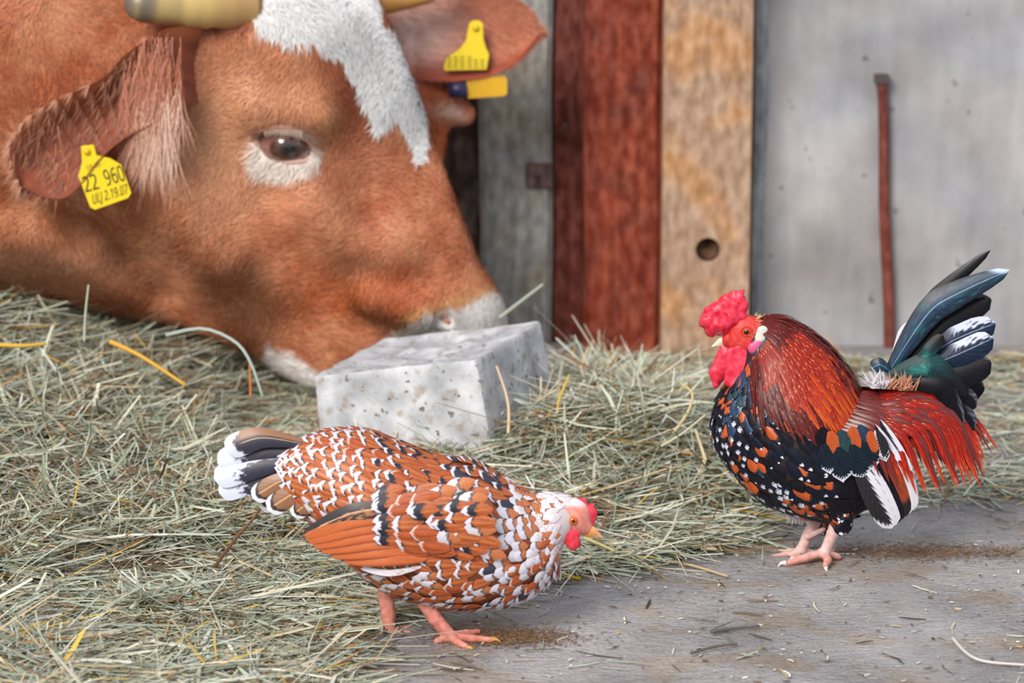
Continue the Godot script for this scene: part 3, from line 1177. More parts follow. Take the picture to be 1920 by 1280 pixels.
# colour of a feather at u across (-1..1, 0 the shaft) and v along (0 root, 1 tip)
func feather_colour(kind: String, u: float, v: float, n1: float, n2: float) -> Color:
	var a := absf(u)
	var barb := sin((v * 60.0 - a * 16.0) + n1 * 5.0) * 0.5 + 0.5
	if kind.begins_with("hackle") or kind.begins_with("saddle"):
		barb = clampf(0.5 + 0.5 * sin(u * 9.0 + n1 * 7.0) + (n2 - 0.5) * 0.5, 0.0, 1.0)
	var arc := v + a * a * 0.16              # rounded bands parallel to the tip
	var c: Color
	match kind:
		"spangle":
			c = blend(srgb(13, 16, 26), srgb(26, 36, 56), barb * 0.6 + n1 * 0.4)
			c = blend(c, srgb(214, 220, 238), smoothstep(0.86, 0.92, v + n2 * 0.12 - a * a * 0.30))
		"spangle_big":
			c = blend(srgb(16, 17, 26), srgb(34, 38, 54), barb * 0.6 + n1 * 0.4)
			c = blend(c, srgb(200, 204, 222), smoothstep(0.72, 0.80, v + n2 * 0.14 - a * a * 0.3))
		"blue":
			c = blend(srgb(16, 30, 52), srgb(34, 74, 112), barb * 0.5 + n1 * 0.6)
			c = blend(c, srgb(196, 210, 236), smoothstep(0.92, 0.97, v + n2 * 0.05) * smoothstep(0.5, 0.3, a))
		"teal":
			c = blend(srgb(14, 30, 38), srgb(36, 84, 92), barb * 0.5 + n1 * 0.6)
			c = blend(c, srgb(210, 216, 232), smoothstep(0.9, 0.96, v + n2 * 0.05) * smoothstep(0.6, 0.3, a))
		"black":
			c = blend(srgb(13, 13, 19), srgb(28, 29, 40), barb * 0.6 + n1 * 0.4)
		"orange":
			c = blend(srgb(160, 62, 20), srgb(206, 98, 40), barb * 0.5 + n1 * 0.6)
			c = blend(c, srgb(20, 18, 24), smoothstep(0.80, 0.9, arc + n2 * 0.08))
		"hackle":
			c = blend(srgb(84, 9, 7), srgb(186, 38, 10), barb * 0.75 + v * 0.25)
			c = blend(c, srgb(226, 96, 26), smoothstep(0.35, 0.95, v) * smoothstep(0.45, 0.95, barb) * 0.75)
			c = blend(c, srgb(250, 196, 140), smoothstep(0.95, 1.0, barb) * smoothstep(0.80, 0.92, n2))  # white-gold glints painted into the hackle colour
		"hackle_dark":
			c = blend(srgb(46, 7, 9), srgb(118, 20, 12), barb * 0.8 + n1 * 0.15)
			c = blend(c, srgb(168, 50, 20), smoothstep(0.5, 1.0, v) * smoothstep(0.55, 0.95, barb) * 0.6)
			c = blend(c, srgb(236, 170, 130), smoothstep(0.95, 1.0, barb) * smoothstep(0.82, 0.92, n2))  # painted glints on the dark hackle too
		"hackle_gold":
			c = blend(srgb(124, 22, 7), srgb(214, 72, 16), barb * 0.8 + v * 0.2)
			c = blend(c, srgb(244, 150, 60), smoothstep(0.3, 0.95, v) * smoothstep(0.4, 0.95, barb) * 0.7)
		"saddle":
			c = blend(srgb(84, 9, 7), srgb(200, 34, 9), barb * 0.7 + v * 0.35)
			c = blend(c, srgb(240, 92, 28), smoothstep(0.4, 1.0, v) * smoothstep(0.4, 0.95, barb) * 0.7)
			c = blend(c, srgb(250, 190, 140), smoothstep(0.95, 1.0, barb) * smoothstep(0.80, 0.92, n2))  # thin specular glints painted along the saddle feathers
		"saddle_dark":
			c = blend(srgb(64, 9, 10), srgb(126, 18, 12), barb * 0.5 + n1 * 0.4 + v * 0.2)
			c = blend(c, srgb(206, 120, 84), smoothstep(0.06, 0.02, a) * 0.5)
		"tail_blue":
			c = blend(srgb(14, 20, 36), srgb(30, 62, 92), barb * 0.35 + n1 * 0.6 + smoothstep(0.7, 0.2, a) * 0.25)
			c = blend(c, srgb(22, 84, 92), smoothstep(0.55, 0.8, n2) * 0.8)
			c = blend(c, srgb(10, 12, 20), smoothstep(0.7, 1.0, a) * 0.7)
			c = blend(c, srgb(176, 194, 226), smoothstep(0.90, 0.96, v + u * 0.06))
			c = blend(c, srgb(150, 176, 206), smoothstep(0.05, 0.02, a) * 0.8)
		"tail_white":
			c = blend(srgb(13, 17, 30), srgb(28, 48, 76), barb * 0.4 + n1 * 0.6)
			c = blend(c, srgb(190, 198, 222), smoothstep(0.12, 0.5, u + (barb - 0.5) * 0.35 + n2 * 0.5 - 0.3) * smoothstep(0.35, 0.6, v))
			c = blend(c, srgb(150, 164, 196), smoothstep(0.05, 0.02, a) * 0.8)
		"tail_black":
			c = blend(srgb(7, 7, 12), srgb(18, 20, 30), barb * 0.5 + n1 * 0.5)
			c = blend(c, srgb(120, 118, 134), smoothstep(0.55, 0.85, u + n2 * 0.5 - 0.2) * smoothstep(0.6, 0.85, v) * (0.4 + barb * 0.4))
		"tail_teal":
			c = blend(srgb(18, 26, 32), srgb(30, 76, 78), n1 * 0.5 + barb * 0.2 + smoothstep(0.8, 0.2, absf(v - 0.35)) * 0.3)
			c = blend(c, srgb(60, 140, 132), smoothstep(0.25, 0.0, absf(v - 0.32)) * smoothstep(0.7, 0.2, absf(u + 0.3)) * (0.5 + barb * 0.4))  # teal highlight on the arch, painted into the colour
			c = blend(c, srgb(20, 18, 22), smoothstep(0.55, 0.95, v))
		"quill_white":
			c = blend(srgb(14, 14, 20), srgb(36, 36, 46), barb * 0.5 + n1 * 0.4)
			c = blend(c, srgb(216, 216, 230), smoothstep(0.18, 0.42, u + (barb - 0.5) * 0.2))
			c = blend(c, srgb(214, 212, 222), smoothstep(0.90, 0.98, arc + barb * 0.05))
		"quill_rust":
			c = blend(srgb(128, 44, 18), srgb(172, 74, 34), barb * 0.4 + n1 * 0.5)
			c = blend(c, srgb(16, 15, 20), smoothstep(0.74, 0.84, v + n2 * 0.05 - u * 0.05))
			c = blend(c, srgb(208, 206, 218), smoothstep(0.5, 0.8, -u + (barb - 0.5) * 0.3) * smoothstep(0.2, 0.5, v))
		"bar":
			c = blend(srgb(14, 19, 28), srgb(30, 48, 62), barb * 0.5 + n1 * 0.6)
			c = blend(c, srgb(206, 208, 222), smoothstep(0.86, 0.95, arc + barb * 0.09))
		"fluff":
			c = blend(srgb(196, 192, 204), srgb(226, 222, 230), n1 + barb * 0.2)
		"fluff_tan":
			c = blend(srgb(176, 112, 84), srgb(206, 158, 132), n1 + barb * 0.2)
		# the hen
		"mille":
			c = blend(srgb(164, 76, 32), srgb(202, 116, 62), barb * 0.35 + n1 * 0.6)
			c = blend(c, srgb(104, 50, 28), smoothstep(0.12, 0.04, absf(a - 0.34 - n2 * 0.12)) * 0.55)
			c = blend(c, srgb(222, 160, 104), smoothstep(0.06, 0.02, a) * 0.6)
			c = blend(c, srgb(96, 44, 26), smoothstep(0.82, 1.0, a) * 0.5)
			c = blend(c, srgb(38, 34, 46), smoothstep(0.74, 0.80, arc + n2 * 0.05) * smoothstep(0.15, 0.5, a + n2 * 0.3))
			c = blend(c, srgb(214, 214, 228), smoothstep(0.83, 0.88, arc + n2 * 0.08))
		"mille_black":
			c = blend(srgb(158, 72, 32), srgb(194, 108, 58), barb * 0.35 + n1 * 0.6)
			c = blend(c, srgb(222, 160, 104), smoothstep(0.06, 0.02, a) * 0.6)
			c = blend(c, srgb(34, 34, 50), smoothstep(0.56, 0.64, arc + n2 * 0.12))
			c = blend(c, srgb(214, 216, 230), smoothstep(0.80, 0.85, arc + n2 * 0.05) * smoothstep(0.95, 0.7, a))
		"mille_pale":
			c = blend(srgb(176, 92, 48), srgb(206, 136, 92), barb * 0.3 + n1 * 0.6)
			c = blend(c, srgb(62, 52, 60), smoothstep(0.50, 0.56, arc + n2 * 0.1) * 0.8)
			c = blend(c, srgb(210, 208, 222), smoothstep(0.58, 0.66, arc + n2 * 0.12))
		"mille_rust":
			c = blend(srgb(158, 66, 28), srgb(198, 104, 52), barb * 0.35 + n1 * 0.6)
			c = blend(c, srgb(110, 50, 28), smoothstep(0.12, 0.04, absf(a - 0.36 - n2 * 0.12)) * 0.5)
			c = blend(c, srgb(98, 46, 28), smoothstep(0.8, 1.0, a) * 0.6)
			c = blend(c, srgb(216, 206, 212), smoothstep(0.88, 0.94, arc + n2 * 0.08) * 0.8)
		"white":
			c = blend(srgb(206, 202, 216), srgb(232, 230, 238), n1 + barb * 0.2)
			c = blend(c, srgb(168, 110, 84), smoothstep(0.66, 0.74, n2) * smoothstep(0.7, 0.3, v) * 0.7)
		"hen_black":
			c = blend(srgb(34, 34, 50), srgb(62, 64, 84), barb * 0.5 + n1 * 0.5)
			c = blend(c, srgb(214, 218, 234), smoothstep(0.80, 0.88, arc + n2 * 0.06))
		"hen_quill":
			c = blend(srgb(172, 78, 34), srgb(206, 116, 58), barb * 0.25 + n1 * 0.6)
			c = blend(c, srgb(138, 54, 24), smoothstep(0.62, 0.95, u) * 0.6)
			c = blend(c, srgb(66, 46, 40), smoothstep(0.95, 0.99, v))
		"hen_quill_top":
			c = blend(srgb(150, 96, 64), srgb(182, 126, 92), barb * 0.3 + n1 * 0.5)
			c = blend(c, srgb(42, 36, 42), smoothstep(0.0, 0.1, -u + n2 * 0.5 - 0.25) * smoothstep(0.2, 0.5, v))
			c = blend(c, srgb(48, 40, 44), smoothstep(0.5, 0.62, n2 + barb * 0.15) * smoothstep(0.1, 0.3, u))
			c = blend(c, srgb(222, 186, 150), smoothstep(0.08, 0.03, a))
		"hen_tail":
			c = blend(srgb(24, 24, 42), srgb(46, 46, 66), barb * 0.4 + n1 * 0.5)
			c = blend(c, srgb(138, 92, 62), smoothstep(0.1, 0.4, -u + n1 * 0.4 - 0.2) * smoothstep(0.78, 0.6, v))
			c = blend(c, srgb(206, 160, 112), smoothstep(0.07, 0.03, a) * smoothstep(0.75, 0.6, v))
			c = blend(c, srgb(204, 210, 226), smoothstep(0.78, 0.86, arc + n2 * 0.08))
		"hen_tail_dark":
			c = blend(srgb(24, 24, 44), srgb(44, 44, 66), barb * 0.4 + n1 * 0.5)
			c = blend(c, srgb(204, 210, 228), smoothstep(0.58, 0.7, arc + n2 * 0.2 - u * 0.22))
		"hen_tail_brown":
			c = blend(srgb(118, 78, 54), srgb(158, 112, 80), barb * 0.3 + n1 * 0.6)
			c = blend(c, srgb(208, 160, 108), smoothstep(0.09, 0.04, a))
			c = blend(c, srgb(40, 32, 34), smoothstep(0.80, 0.84, arc + n2 * 0.04))
			c = blend(c, srgb(218, 220, 232), smoothstep(0.87, 0.91, arc + n2 * 0.04))
		_:
			c = Color.MAGENTA
	return c

func fmat(kind: String, rough := 0.5, spec := 0.5, coat := 0.0) -> StandardMaterial3D:
	if fmats.has(kind):
		return fmats[kind]
	var sd := fmats.size() * 7 + 3
	if kind in ["tail_black", "black", "spangle", "spangle_big", "bar", "tail_white", "tail_teal"]:
		spec = 0.28
		coat *= 0.3
	var n1 := FastNoiseLite.new()
	n1.seed = sd
	n1.frequency = 0.05
	var n2 := FastNoiseLite.new()
	n2.seed = sd + 1
	n2.frequency = 0.09
	var im := Image.create(FW, FH, false, Image.FORMAT_RGB8)
	for y in FH:
		for x in FW:
			var u := (x + 0.5) / FW * 2.0 - 1.0
			var v := (y + 0.5) / FH
			var streak := n1.get_noise_2d(x * 1.0, (y + absf(u) * 26.0) * 0.35) * 0.6 + 0.5
			im.set_pixel(x, y, feather_colour(kind, u, v, streak, n2.get_noise_2d(x, y) * 0.9 + 0.5))
	var m := mat(Color.WHITE, rough, spec)
	m.albedo_texture = ImageTexture.create_from_image(im)
	m.texture_repeat = false
	if coat > 0.0:
		m.clearcoat_enabled = true
		m.clearcoat = coat
		m.clearcoat_roughness = 0.3
	fmats[kind] = m
	return m

func outline(shape: String, t: float) -> float:
	match shape:
		"oval":
			return pow(sin(PI * pow(clampf(t * 0.97 + 0.03, 0, 1), 1.25)), 0.55)
		"lance":
			return maxf(0.04, pow(sin(PI * pow(clampf(t * 0.98 + 0.02, 0, 1), 0.72)), 0.8))
		"sickle":
			return maxf(0.03, pow(sin(PI * pow(clampf(t * 0.96 + 0.04, 0, 1), 1.1)), 0.6))
		"paddle":
			return maxf(0.03, minf(pow(sin(PI * 0.5 * clampf(t * 1.6, 0, 1)), 0.8), sqrt(maxf(1.0 - pow(clampf((t - 0.74) / 0.262, 0, 1), 2.0), 0.0))))
	return 1.0

# one feather of length 1 along x, half width 1 along z, hollow side down; shared by all small feathers of its shape
func unit_feather(shape: String, curl: float, camber: float) -> ArrayMesh:
	var key := "%s %.2f %.2f" % [shape, curl, camber]
	if unit_feathers.has(key):
		return unit_feathers[key]
	var pts := PackedVector3Array()
	for r in 7:
		var t := r / 6.0
		t = t * 0.985 + 0.0075 * 2 * t
		var w := outline(shape, t)
		for k in 5:
			var a := k / 2.0 - 1.0
			pts.append(Vector3(t + (1.0 - a * a) * 0.03 * t, -curl * t * t - camber * a * a * w * w, a * w))
	var mb := MB.new()
	mb.grid(pts, 7, 5, PackedColorArray(), false, 1.0, Vector3.UP)
	var m := mb.mesh()
	unit_feathers[key] = m
	return m

# a long feather along its own curved path
func long_feather(path: Array, width: float, facing: Vector3, shape: String, camber := 0.18) -> ArrayMesh:
	var rows := 15
	var line := smooth(path, rows)
	var pts := PackedVector3Array()
	for r in rows:
		var d: Vector3 = (line[mini(r + 1, rows - 1)] - line[maxi(r - 1, 0)]).normalized()
		var side := facing.cross(d).normalized()
		var up := d.cross(side).normalized()
		var w := outline(shape, r / (rows - 1.0)) * width
		for k in 5:
			var a := k / 2.0 - 1.0
			pts.append(line[r] + side * a * w - up * camber * a * a * w)
	var mb := MB.new()
	mb.grid(pts, rows, 5, PackedColorArray(), false, 1.0, facing)
	return mb.mesh()

func feather(parent: Node, called: String, m: Mesh, material: Material, t: Transform3D, hidden: bool) -> void:
	var key := str(parent.name) + called
	shown[key] = shown.get(key, 0) + (0 if hidden else 1)
	if hidden or shown[key] > 300:
		if not far_bins.has(material):
			far_bins[material] = MB.new()
		var mb: MB = far_bins[material]
		var arr := m.surface_get_arrays(0)
		var b := mb.v.size()
		var nb := t.basis.inverse().transposed()
		for k in arr[Mesh.ARRAY_VERTEX].size():
			mb.v.append(t * arr[Mesh.ARRAY_VERTEX][k])
			mb.n.append((nb * arr[Mesh.ARRAY_NORMAL][k]).normalized())
			mb.uv.append(arr[Mesh.ARRAY_TEX_UV][k])
			mb.c.append(Color.WHITE)
		for k in arr[Mesh.ARRAY_INDEX]:
			mb.i.append(b + k)
		return
	var o := put(called, m, material, parent)
	o.transform = t

func flush_far(parent: Node, called: String) -> void:
	var m := ArrayMesh.new()
	var mats := far_bins.keys()
	for k in mats:
		far_bins[k].mesh(m)
	for k in mats.size():
		m.surface_set_material(k, mats[k])
	var o := MeshInstance3D.new()
	o.name = called
	o.mesh = m
	parent.add_child(o, true)
	o.set_meta("kind", "stuff")
	far_bins = {}

# ------------------------------------------------------------------ a bird's trunk, drawn through cross-sections
class Trunk:
	var back := []
	var belly := []
	var wide := []
	var fr: Frame
	func _init(f: Frame, st: Array):
		fr = f
		for s in st:
			back.append(f.l(s[0], s[1]))
			belly.append(f.l(s[2], s[3]))
			wide.append(s[4] / f.ppm)
	func cr(a: Array, u: float):
		var j := clampi(int(u), 0, a.size() - 2)
		var t := u - j
		var p0 = a[maxi(j - 1, 0)]
		var p1 = a[j]
		var p2 = a[j + 1]
		var p3 = a[mini(j + 2, a.size() - 1)]
		return (p1 * 2.0 + (p2 - p0) * t + (p0 * 2.0 - p1 * 5.0 + p2 * 4.0 - p3) * t * t + (p1 * 3.0 - p0 - p2 * 3.0 + p3) * t * t * t) * 0.5
	func pos(u: float, v: float) -> Vector3:
		var b: Vector3 = cr(back, u)
		var y: Vector3 = cr(belly, u)
		var w: float = cr(wide, u)
		return (b + y) * 0.5 + (b - y) * 0.5 * cos(v) + Vector3(0, 0, w * sin(v))
	func along(u: float, v: float) -> Vector3:
		return (pos(u + 0.08, v) - pos(u - 0.08, v)).normalized()
	func normal(u: float, v: float) -> Vector3:
		var n := along(u, v).cross(pos(u, v + 0.06) - pos(u, v - 0.06)).normalized()
		var c: Vector3 = (cr(back, u) + cr(belly, u)) * 0.5
		return n if n.dot(pos(u, v) - c) > 0 else -n
	func skin(mb, rows: int, cols: int, rgb: Color) -> void:
		var pts := PackedVector3Array()
		for r in rows:
			var u := float(r) / (rows - 1) * (back.size() - 1.001)
			for k in cols:
				pts.append(pos(u, TAU * k / (cols - 1)))
		mb.grid(pts, rows, cols, PackedColorArray([rgb]), true, 1.0)
		var b: int = mb.v.size() - rows * cols
		for r in rows:
			var u := float(r) / (rows - 1) * (back.size() - 1.001)
			for k in cols:
				mb.n[b + r * cols + k] = normal(clampf(u, 0.1, back.size() - 1.2), TAU * k / (cols - 1))

func lay(parent: Node, tr: Trunk, called: String, kind: String, u: float, v: float, length: float, half: float, tilt: float, lift: float, swerve: float, m: Mesh, rough := 0.5, coat := 0.0) -> void:
	var p := tr.pos(u, v)
	var n := tr.normal(u, v)
	var d := tr.along(u, v)
	d = d.rotated(n, swerve)
	var dd := (d * cos(tilt) + n * sin(tilt)).normalized()
	var nn := (n * cos(tilt) - d * sin(tilt)).normalized()
	var side := dd.cross(nn).normalized()
	var hidden := n.z < -0.12
	feather(parent, called, m, fmat(kind, rough, 0.5, coat), Transform3D(Basis(dd * length, nn * length, side * half), p + n * lift), hidden)

func skin_part(parent: Node, called: String, P: Array, fr: Frame, lo: Vector3, hi: Vector3, cell: float, paint: Callable, m: Material, lump := 0.0, freq := 0.05) -> MeshInstance3D:
	var mb := MB.new()
	nets_into(mb, nets(P, lo, hi, cell, lump, freq), fr, paint)
	return put(called, mb.mesh(), m, parent)

func skin_mat(rough: float) -> StandardMaterial3D:
	var m := vmat(rough, 0.5)
	m.subsurf_scatter_enabled = true
	m.subsurf_scatter_strength = 0.12
	return m

func ball(centre: Vector3, r: float, look: Vector3, rings: Array) -> ArrayMesh:
	var mb := MB.new()
	var pts := PackedVector3Array()
	var cc := PackedColorArray()
	var sx := look.cross(Vector3.UP).normalized()
	var sy := sx.cross(look).normalized()
	for q in 21:
		var t := PI * q / 20.0
		for k in 25:
			var u := TAU * k / 24.0
			pts.append(centre + (look * cos(t) + (sx * cos(u) + sy * sin(u)) * sin(t)) * r)
			var c: Color = rings[rings.size() - 1][1]
			for g in rings:
				if sin(t) < g[0] and t < PI / 2:
					c = g[1]
					break
			cc.append(c)
	mb.grid(pts, 21, 25, cc, true)
	for k in mb.v.size():
		mb.n[k] = (mb.v[k] - centre).normalized()
	return mb.mesh()

func toe(P: Array, path: Array, r0: float, r1: float) -> void:
	for k in path.size() - 1:
		var t0 := float(k) / (path.size() - 1)
		var t1 := float(k + 1) / (path.size() - 1)
		P.append(Prim.new(path[k], path[k + 1], lerpf(r0, r1, t0), lerpf(r0, r1, t1), Vector3.ONE, 5.0))

func claw(parent: Node, fr: Frame, path: Array, r: float, c: Color) -> void:
	var mb := MB.new()
	var line := smooth(path, 7)
	var q := PackedVector3Array()
	var rad := PackedFloat32Array()
	for k in 7:
		q.append(fr.l(line[k].x, line[k].y, line[k].z))
		rad.append(r * (1.0 - k / 6.5) / fr.ppm)
	mb.tube(q, rad, 8, PackedColorArray([c]))
	put("claw", mb.mesh(), vmat(0.4), parent)

# ------------------------------------------------------------------ cockerel
func build_rooster() -> void:
	var foot := ground(1530, 1046)
	var fr := frame_at(foot)
	var root := base("rooster", foot, "red-hackled rooster with a blue-black spangled breast and raised tail on the concrete", "rooster")
	var tr := Trunk.new(fr, [
		[1415, 592, 1392, 668, 26], [1440, 596, 1380, 704, 40], [1478, 610, 1352, 742, 58], [1514, 632, 1336, 790, 78],
		[1548, 662, 1345, 838, 96], [1578, 698, 1376, 886, 106], [1604, 728, 1424, 932, 110], [1628, 742, 1490, 962, 106],
		[1655, 742, 1566, 972, 92], [1690, 745, 1636, 936, 68], [1716, 755, 1684, 876, 42], [1728, 775, 1718, 830, 14]])
	var mb := MB.new()
	tr.skin(mb, 44, 33, lin(40, 22, 22))
	# skull
	var red := func(p: Vector3) -> Color:
		var n := coat_noise.get_noise_3d(p.x * 9.0, p.y * 9.0, p.z * 9.0)
		return blend(lin(196, 44, 44), lin(216, 74, 66), 0.5 + n)
	var head := [
		Prim.new(V(1396, 620), V(1424, 630), 31, 34, V(1, 1, 1.12), 16),
		Prim.new(V(1366, 638), V(1396, 634), 14, 24, V(1, 1, 1.0), 16),
		Prim.new(V(1388, 646, 8), V(1412, 650, 14), 15, 14, V(1, 1, 1), 14),
	]
	nets_into(mb, nets(head, V(1340, 570, -44), V(1472, 690, 44), 3.2, 1.6, 0.12), fr, red)
	# legs: shank and toes, one skin with the trunk
	var legs := []
	var zn := 30.0
	legs.append([[V(1572, 962, zn), V(1562, 1000, zn), V(1546, 1036, zn)], [V(1546, 1036, zn), V(1512, 1046, zn + 14), V(1474, 1057, zn + 24)], [V(1546, 1038, zn), V(1552, 1050, zn + 30), V(1548, 1060, zn + 48)], [V(1546, 1036, zn), V(1520, 1042, zn - 8), V(1492, 1048, zn - 18)], [V(1548, 1036, zn), V(1572, 1044, zn - 12)]])
	legs.append([[V(1532, 950, -30), V(1524, 985, -30), V(1502, 1032, -30)], [V(1502, 1034, -30), V(1470, 1042, -24), V(1436, 1048, -20)], [V(1502, 1034, -30), V(1486, 1050, -8), V(1470, 1056, 2)], [V(1502, 1034, -30), V(1480, 1036, -46), V(1456, 1036, -60)], [V(1504, 1034, -30), V(1530, 1038, -44)]])
	var LP := []
	var leg_fr := fr
	for g in legs:
		toe(LP, g[0], 12.5, 10.5)
		for k in range(1, 5):
			toe(LP, g[k], 8.5, 6.0)
	LP.append(Prim.new(V(1516, 1006, -18), V(1544, 992, -4), 6.5, 5.0, Vector3.ONE, 5.0))
	var scaly := func(p: Vector3) -> Color:
		var n := coat_noise.get_noise_3d(p.x * 12.0, p.y * 12.0, p.z * 12.0)
		var c := blend(lin(206, 166, 160), lin(222, 192, 190), 0.5 + n)
		return blend(c, lin(206, 128, 112), smoothstep(1028.0, 1050.0, p.y) * 0.7)
	nets_into(mb, nets(LP, V(1410, 930, -80), V(1610, 1085, 95), 3.0, 1.3, 0.16), leg_fr, scaly)
	var body := put("body", mb.mesh(), skin_mat(0.5), root)
	tag(body, "trunk with bare red face and scaly pink legs")
	for c in [[V(1474, 1055, 54), V(1464, 1056, 57), V(1458, 1064, 58)], [V(1548, 1058, 76), V(1549, 1067, 82), V(1553, 1073, 84)], [V(1436, 1046, -20), V(1427, 1047, -19), V(1422, 1055, -18)], [V(1470, 1055, 2), V(1461, 1056, 5), V(1456, 1062, 6)], [V(1492, 1047, 12), V(1484, 1047, 10), V(1478, 1052, 8)]]:
		claw(root, fr, c, 6.0, lin(222, 208, 206))

	# comb, wattles, ear lobes, beak, eye
	var comb_skin := func(p: Vector3) -> Color:
		var n := coat_noise.get_noise_3d(p.x * 10.0, p.y * 10.0, p.z * 10.0)
		return blend(lin(206, 26, 48), lin(232, 66, 98), 0.45 + n * 1.2)
	var C := []
	for q in [[1330, 600, 17], [1336, 614, 16], [1346, 584, 20], [1352, 606, 22], [1366, 572, 19], [1372, 594, 22], [1384, 560, 12], [1388, 576, 14], [1390, 596, 13], [1328, 582, 8], [1318, 606, 8], [1358, 562, 10], [1376, 552, 8], [1390, 549, 5]]:
		for z in [-8, 9]:
			C.append(Prim.new(V(q[0], q[1], z), V(q[0] + 2, q[1] - 2, z), q[2], q[2] * 0.9, V(1, 1, 1.15), 6))
	var wet := skin_mat(0.42)
	var comb := skin_part(root, "comb", C, fr, V(1296, 530, -46), V(1420, 656, 48), 2.6, comb_skin, wet, 4.0, 0.042)
	tag(comb, "lumpy bright red comb")
	var w1 := [Prim.new(V(1390, 660, 20), V(1386, 700, 26), 17, 22, V(1, 1, 2.6), 8), Prim.new(V(1402, 668, 24), V(1400, 700, 30), 6, 7, V(1, 1, 1.2), 6), Prim.new(V(1400, 700, 30), V(1376, 722, 30), 7, 9, V(1, 1, 1.4), 6), Prim.new(V(1372, 660, 24), V(1366, 716, 24), 10, 9, V(1, 1, 1.6), 8), Prim.new(V(1384, 676, 42), V(1380, 696, 42), 9, 7, V(1, 1, 1), 6, true)]
	tag(skin_part(root, "wattle", w1, fr, V(1346, 632, -4), V(1424, 744, 50), 2.4, comb_skin, wet, 1.4, 0.05), "rounded pink-red wattle")
	var w2 := [Prim.new(V(1362, 658, -2), V(1348, 698, -2), 15, 18, V(1, 1, 2.0), 8), Prim.new(V(1342, 704, -2), V(1343, 722, -2), 10, 7, V(1, 1, 1.6), 8), Prim.new(V(1366, 668, 4), V(1362, 690, 4), 12, 10, V(1, 1, 1.6), 8)]
	tag(skin_part(root, "wattle", w2, fr, V(1314, 632, -26), V(1390, 740, 26), 2.4, comb_skin, wet, 1.4, 0.05), "front wattle with a drooping tip")
	var ez := surface_z(head, 1427, 628, 80) + 7.0
	var lobe := func(p: Vector3) -> Color:
		return blend(lin(214, 84, 138), lin(206, 206, 200), smoothstep(641.0, 634.0, p.y + coat_noise.get_noise_2d(p.x * 12.0, p.y * 12.0) * 6.0))
	var E := [Prim.new(V(1430, 621, ez - 4), V(1427, 631, ez - 4), 11, 11, V(1, 1, 2.2), 4), Prim.new(V(1428, 641, ez - 3), V(1414, 653, ez - 1), 10, 12, V(1, 1, 1.8), 6), Prim.new(V(1420, 652, ez), V(1438, 648, ez - 4), 5, 3, V(1, 1, 1.3), 5)]
	tag(skin_part(root, "ear_lobe", E, fr, V(1396, 606, ez - 18), V(1450, 672, ez + 18), 2.2, lobe, wet), "white and pink ear lobe")
	var horn := func(p: Vector3) -> Color:
		return blend(lin(150, 116, 100), lin(228, 216, 196), smoothstep(1372.0, 1356.0, p.x))
	var K := [Prim.new(V(1376, 634), V(1352, 640), 10, 7, V(1, 1, 1.2), 5), Prim.new(V(1352, 640), V(1335, 650), 7, 2.2, V(1, 1, 1.2), 5), Prim.new(V(1372, 646), V(1346, 647), 6, 3, V(1, 1, 1.2), 3)]
	tag(skin_part(root, "beak", K, fr, V(1322, 620, -16), V(1392, 662, 16), 1.8, horn, vmat(0.35)), "short ivory beak")
	var iz := surface_z(head, 1400, 621, 80)
	var em := vmat(0.05, 0.6)
	tag(put("eye", ball(fr.l(1400, 621, iz - 4.5), 9.0 / fr.ppm, Vector3(-0.1, 0.05, 1).normalized(), [[0.58, lin(14, 12, 18)], [0.92, lin(206, 70, 20)], [2.0, lin(150, 40, 30)]]), em, root), "orange eye with a black pupil")
	mb = MB.new()
	var rim := PackedVector3Array()
	for k in 19:
		var t := TAU * k / 18.0
		var x := 1400.0 + cos(t) * 10.5
		var y := 621.0 + sin(t) * 9.0
		rim.append(fr.l(x, y, surface_z(head, x, y, 80) + 0.3))
	var rr := PackedFloat32Array()
	rr.resize(19)
	rr.fill(1.7 / fr.ppm)
	mb.tube(rim, rr, 6, PackedColorArray([lin(200, 56, 48)]), false)
	put("eyelid", mb.mesh(), vmat(0.4), root)

	# breast, belly and thighs: small overlapping feathers
	var r := RandomNumberGenerator.new()
	r.seed = 404
	var small := unit_feather("oval", 0.16, 0.10)
	var big := unit_feather("oval", 0.12, 0.08)
	var px := 1.0 / fr.ppm
	for row in 32:
		var u := 1.3 + row * 0.26
		var ring := 40
		for k in ring:
			var v := TAU * (k + 0.5 * (row % 2)) / ring + r.randfn(0, 0.045)
			var ang := wrapf(v, -PI, PI)
			var lim := lerpf(1.30, 0.85, clampf((u - 1.0) / 5.0, 0, 1))
			if absf(ang) < lim:
				continue
			var p := tr.pos(u, v)
			var low := absf(ang) / PI           # 0.3 flank .. 1 keel
			var kind := "spangle"
			var blue := smoothstep(5.6, 2.4, u) * smoothstep(0.95, 0.5, low)
			var dice := r.randf()
			if dice < 0.14 + 0.10 * smoothstep(4.0, 7.0, u) + (0.08 if u < 2.5 else 0.0):
				kind = "orange"
			elif r.randf() < blue:
				kind = "blue" if r.randf() < 0.75 else "teal"
			elif low > 0.68 and u > 2.4 and u < 6.8 and r.randf() < 0.75:
				kind = "spangle_big"
			elif u > 6.8 or r.randf() < 0.58:
				kind = "black"
			lay(root, tr, "breast_feather", kind, u, v, r.randf_range(27, 41) * px * (1.12 if u > 5 else 0.9), r.randf_range(8.5, 13.5) * px * (1.15 if u > 5 else 0.9), 0.16, 2.0 * px, r.randfn(0, 0.15), small, 0.42, 0.12)
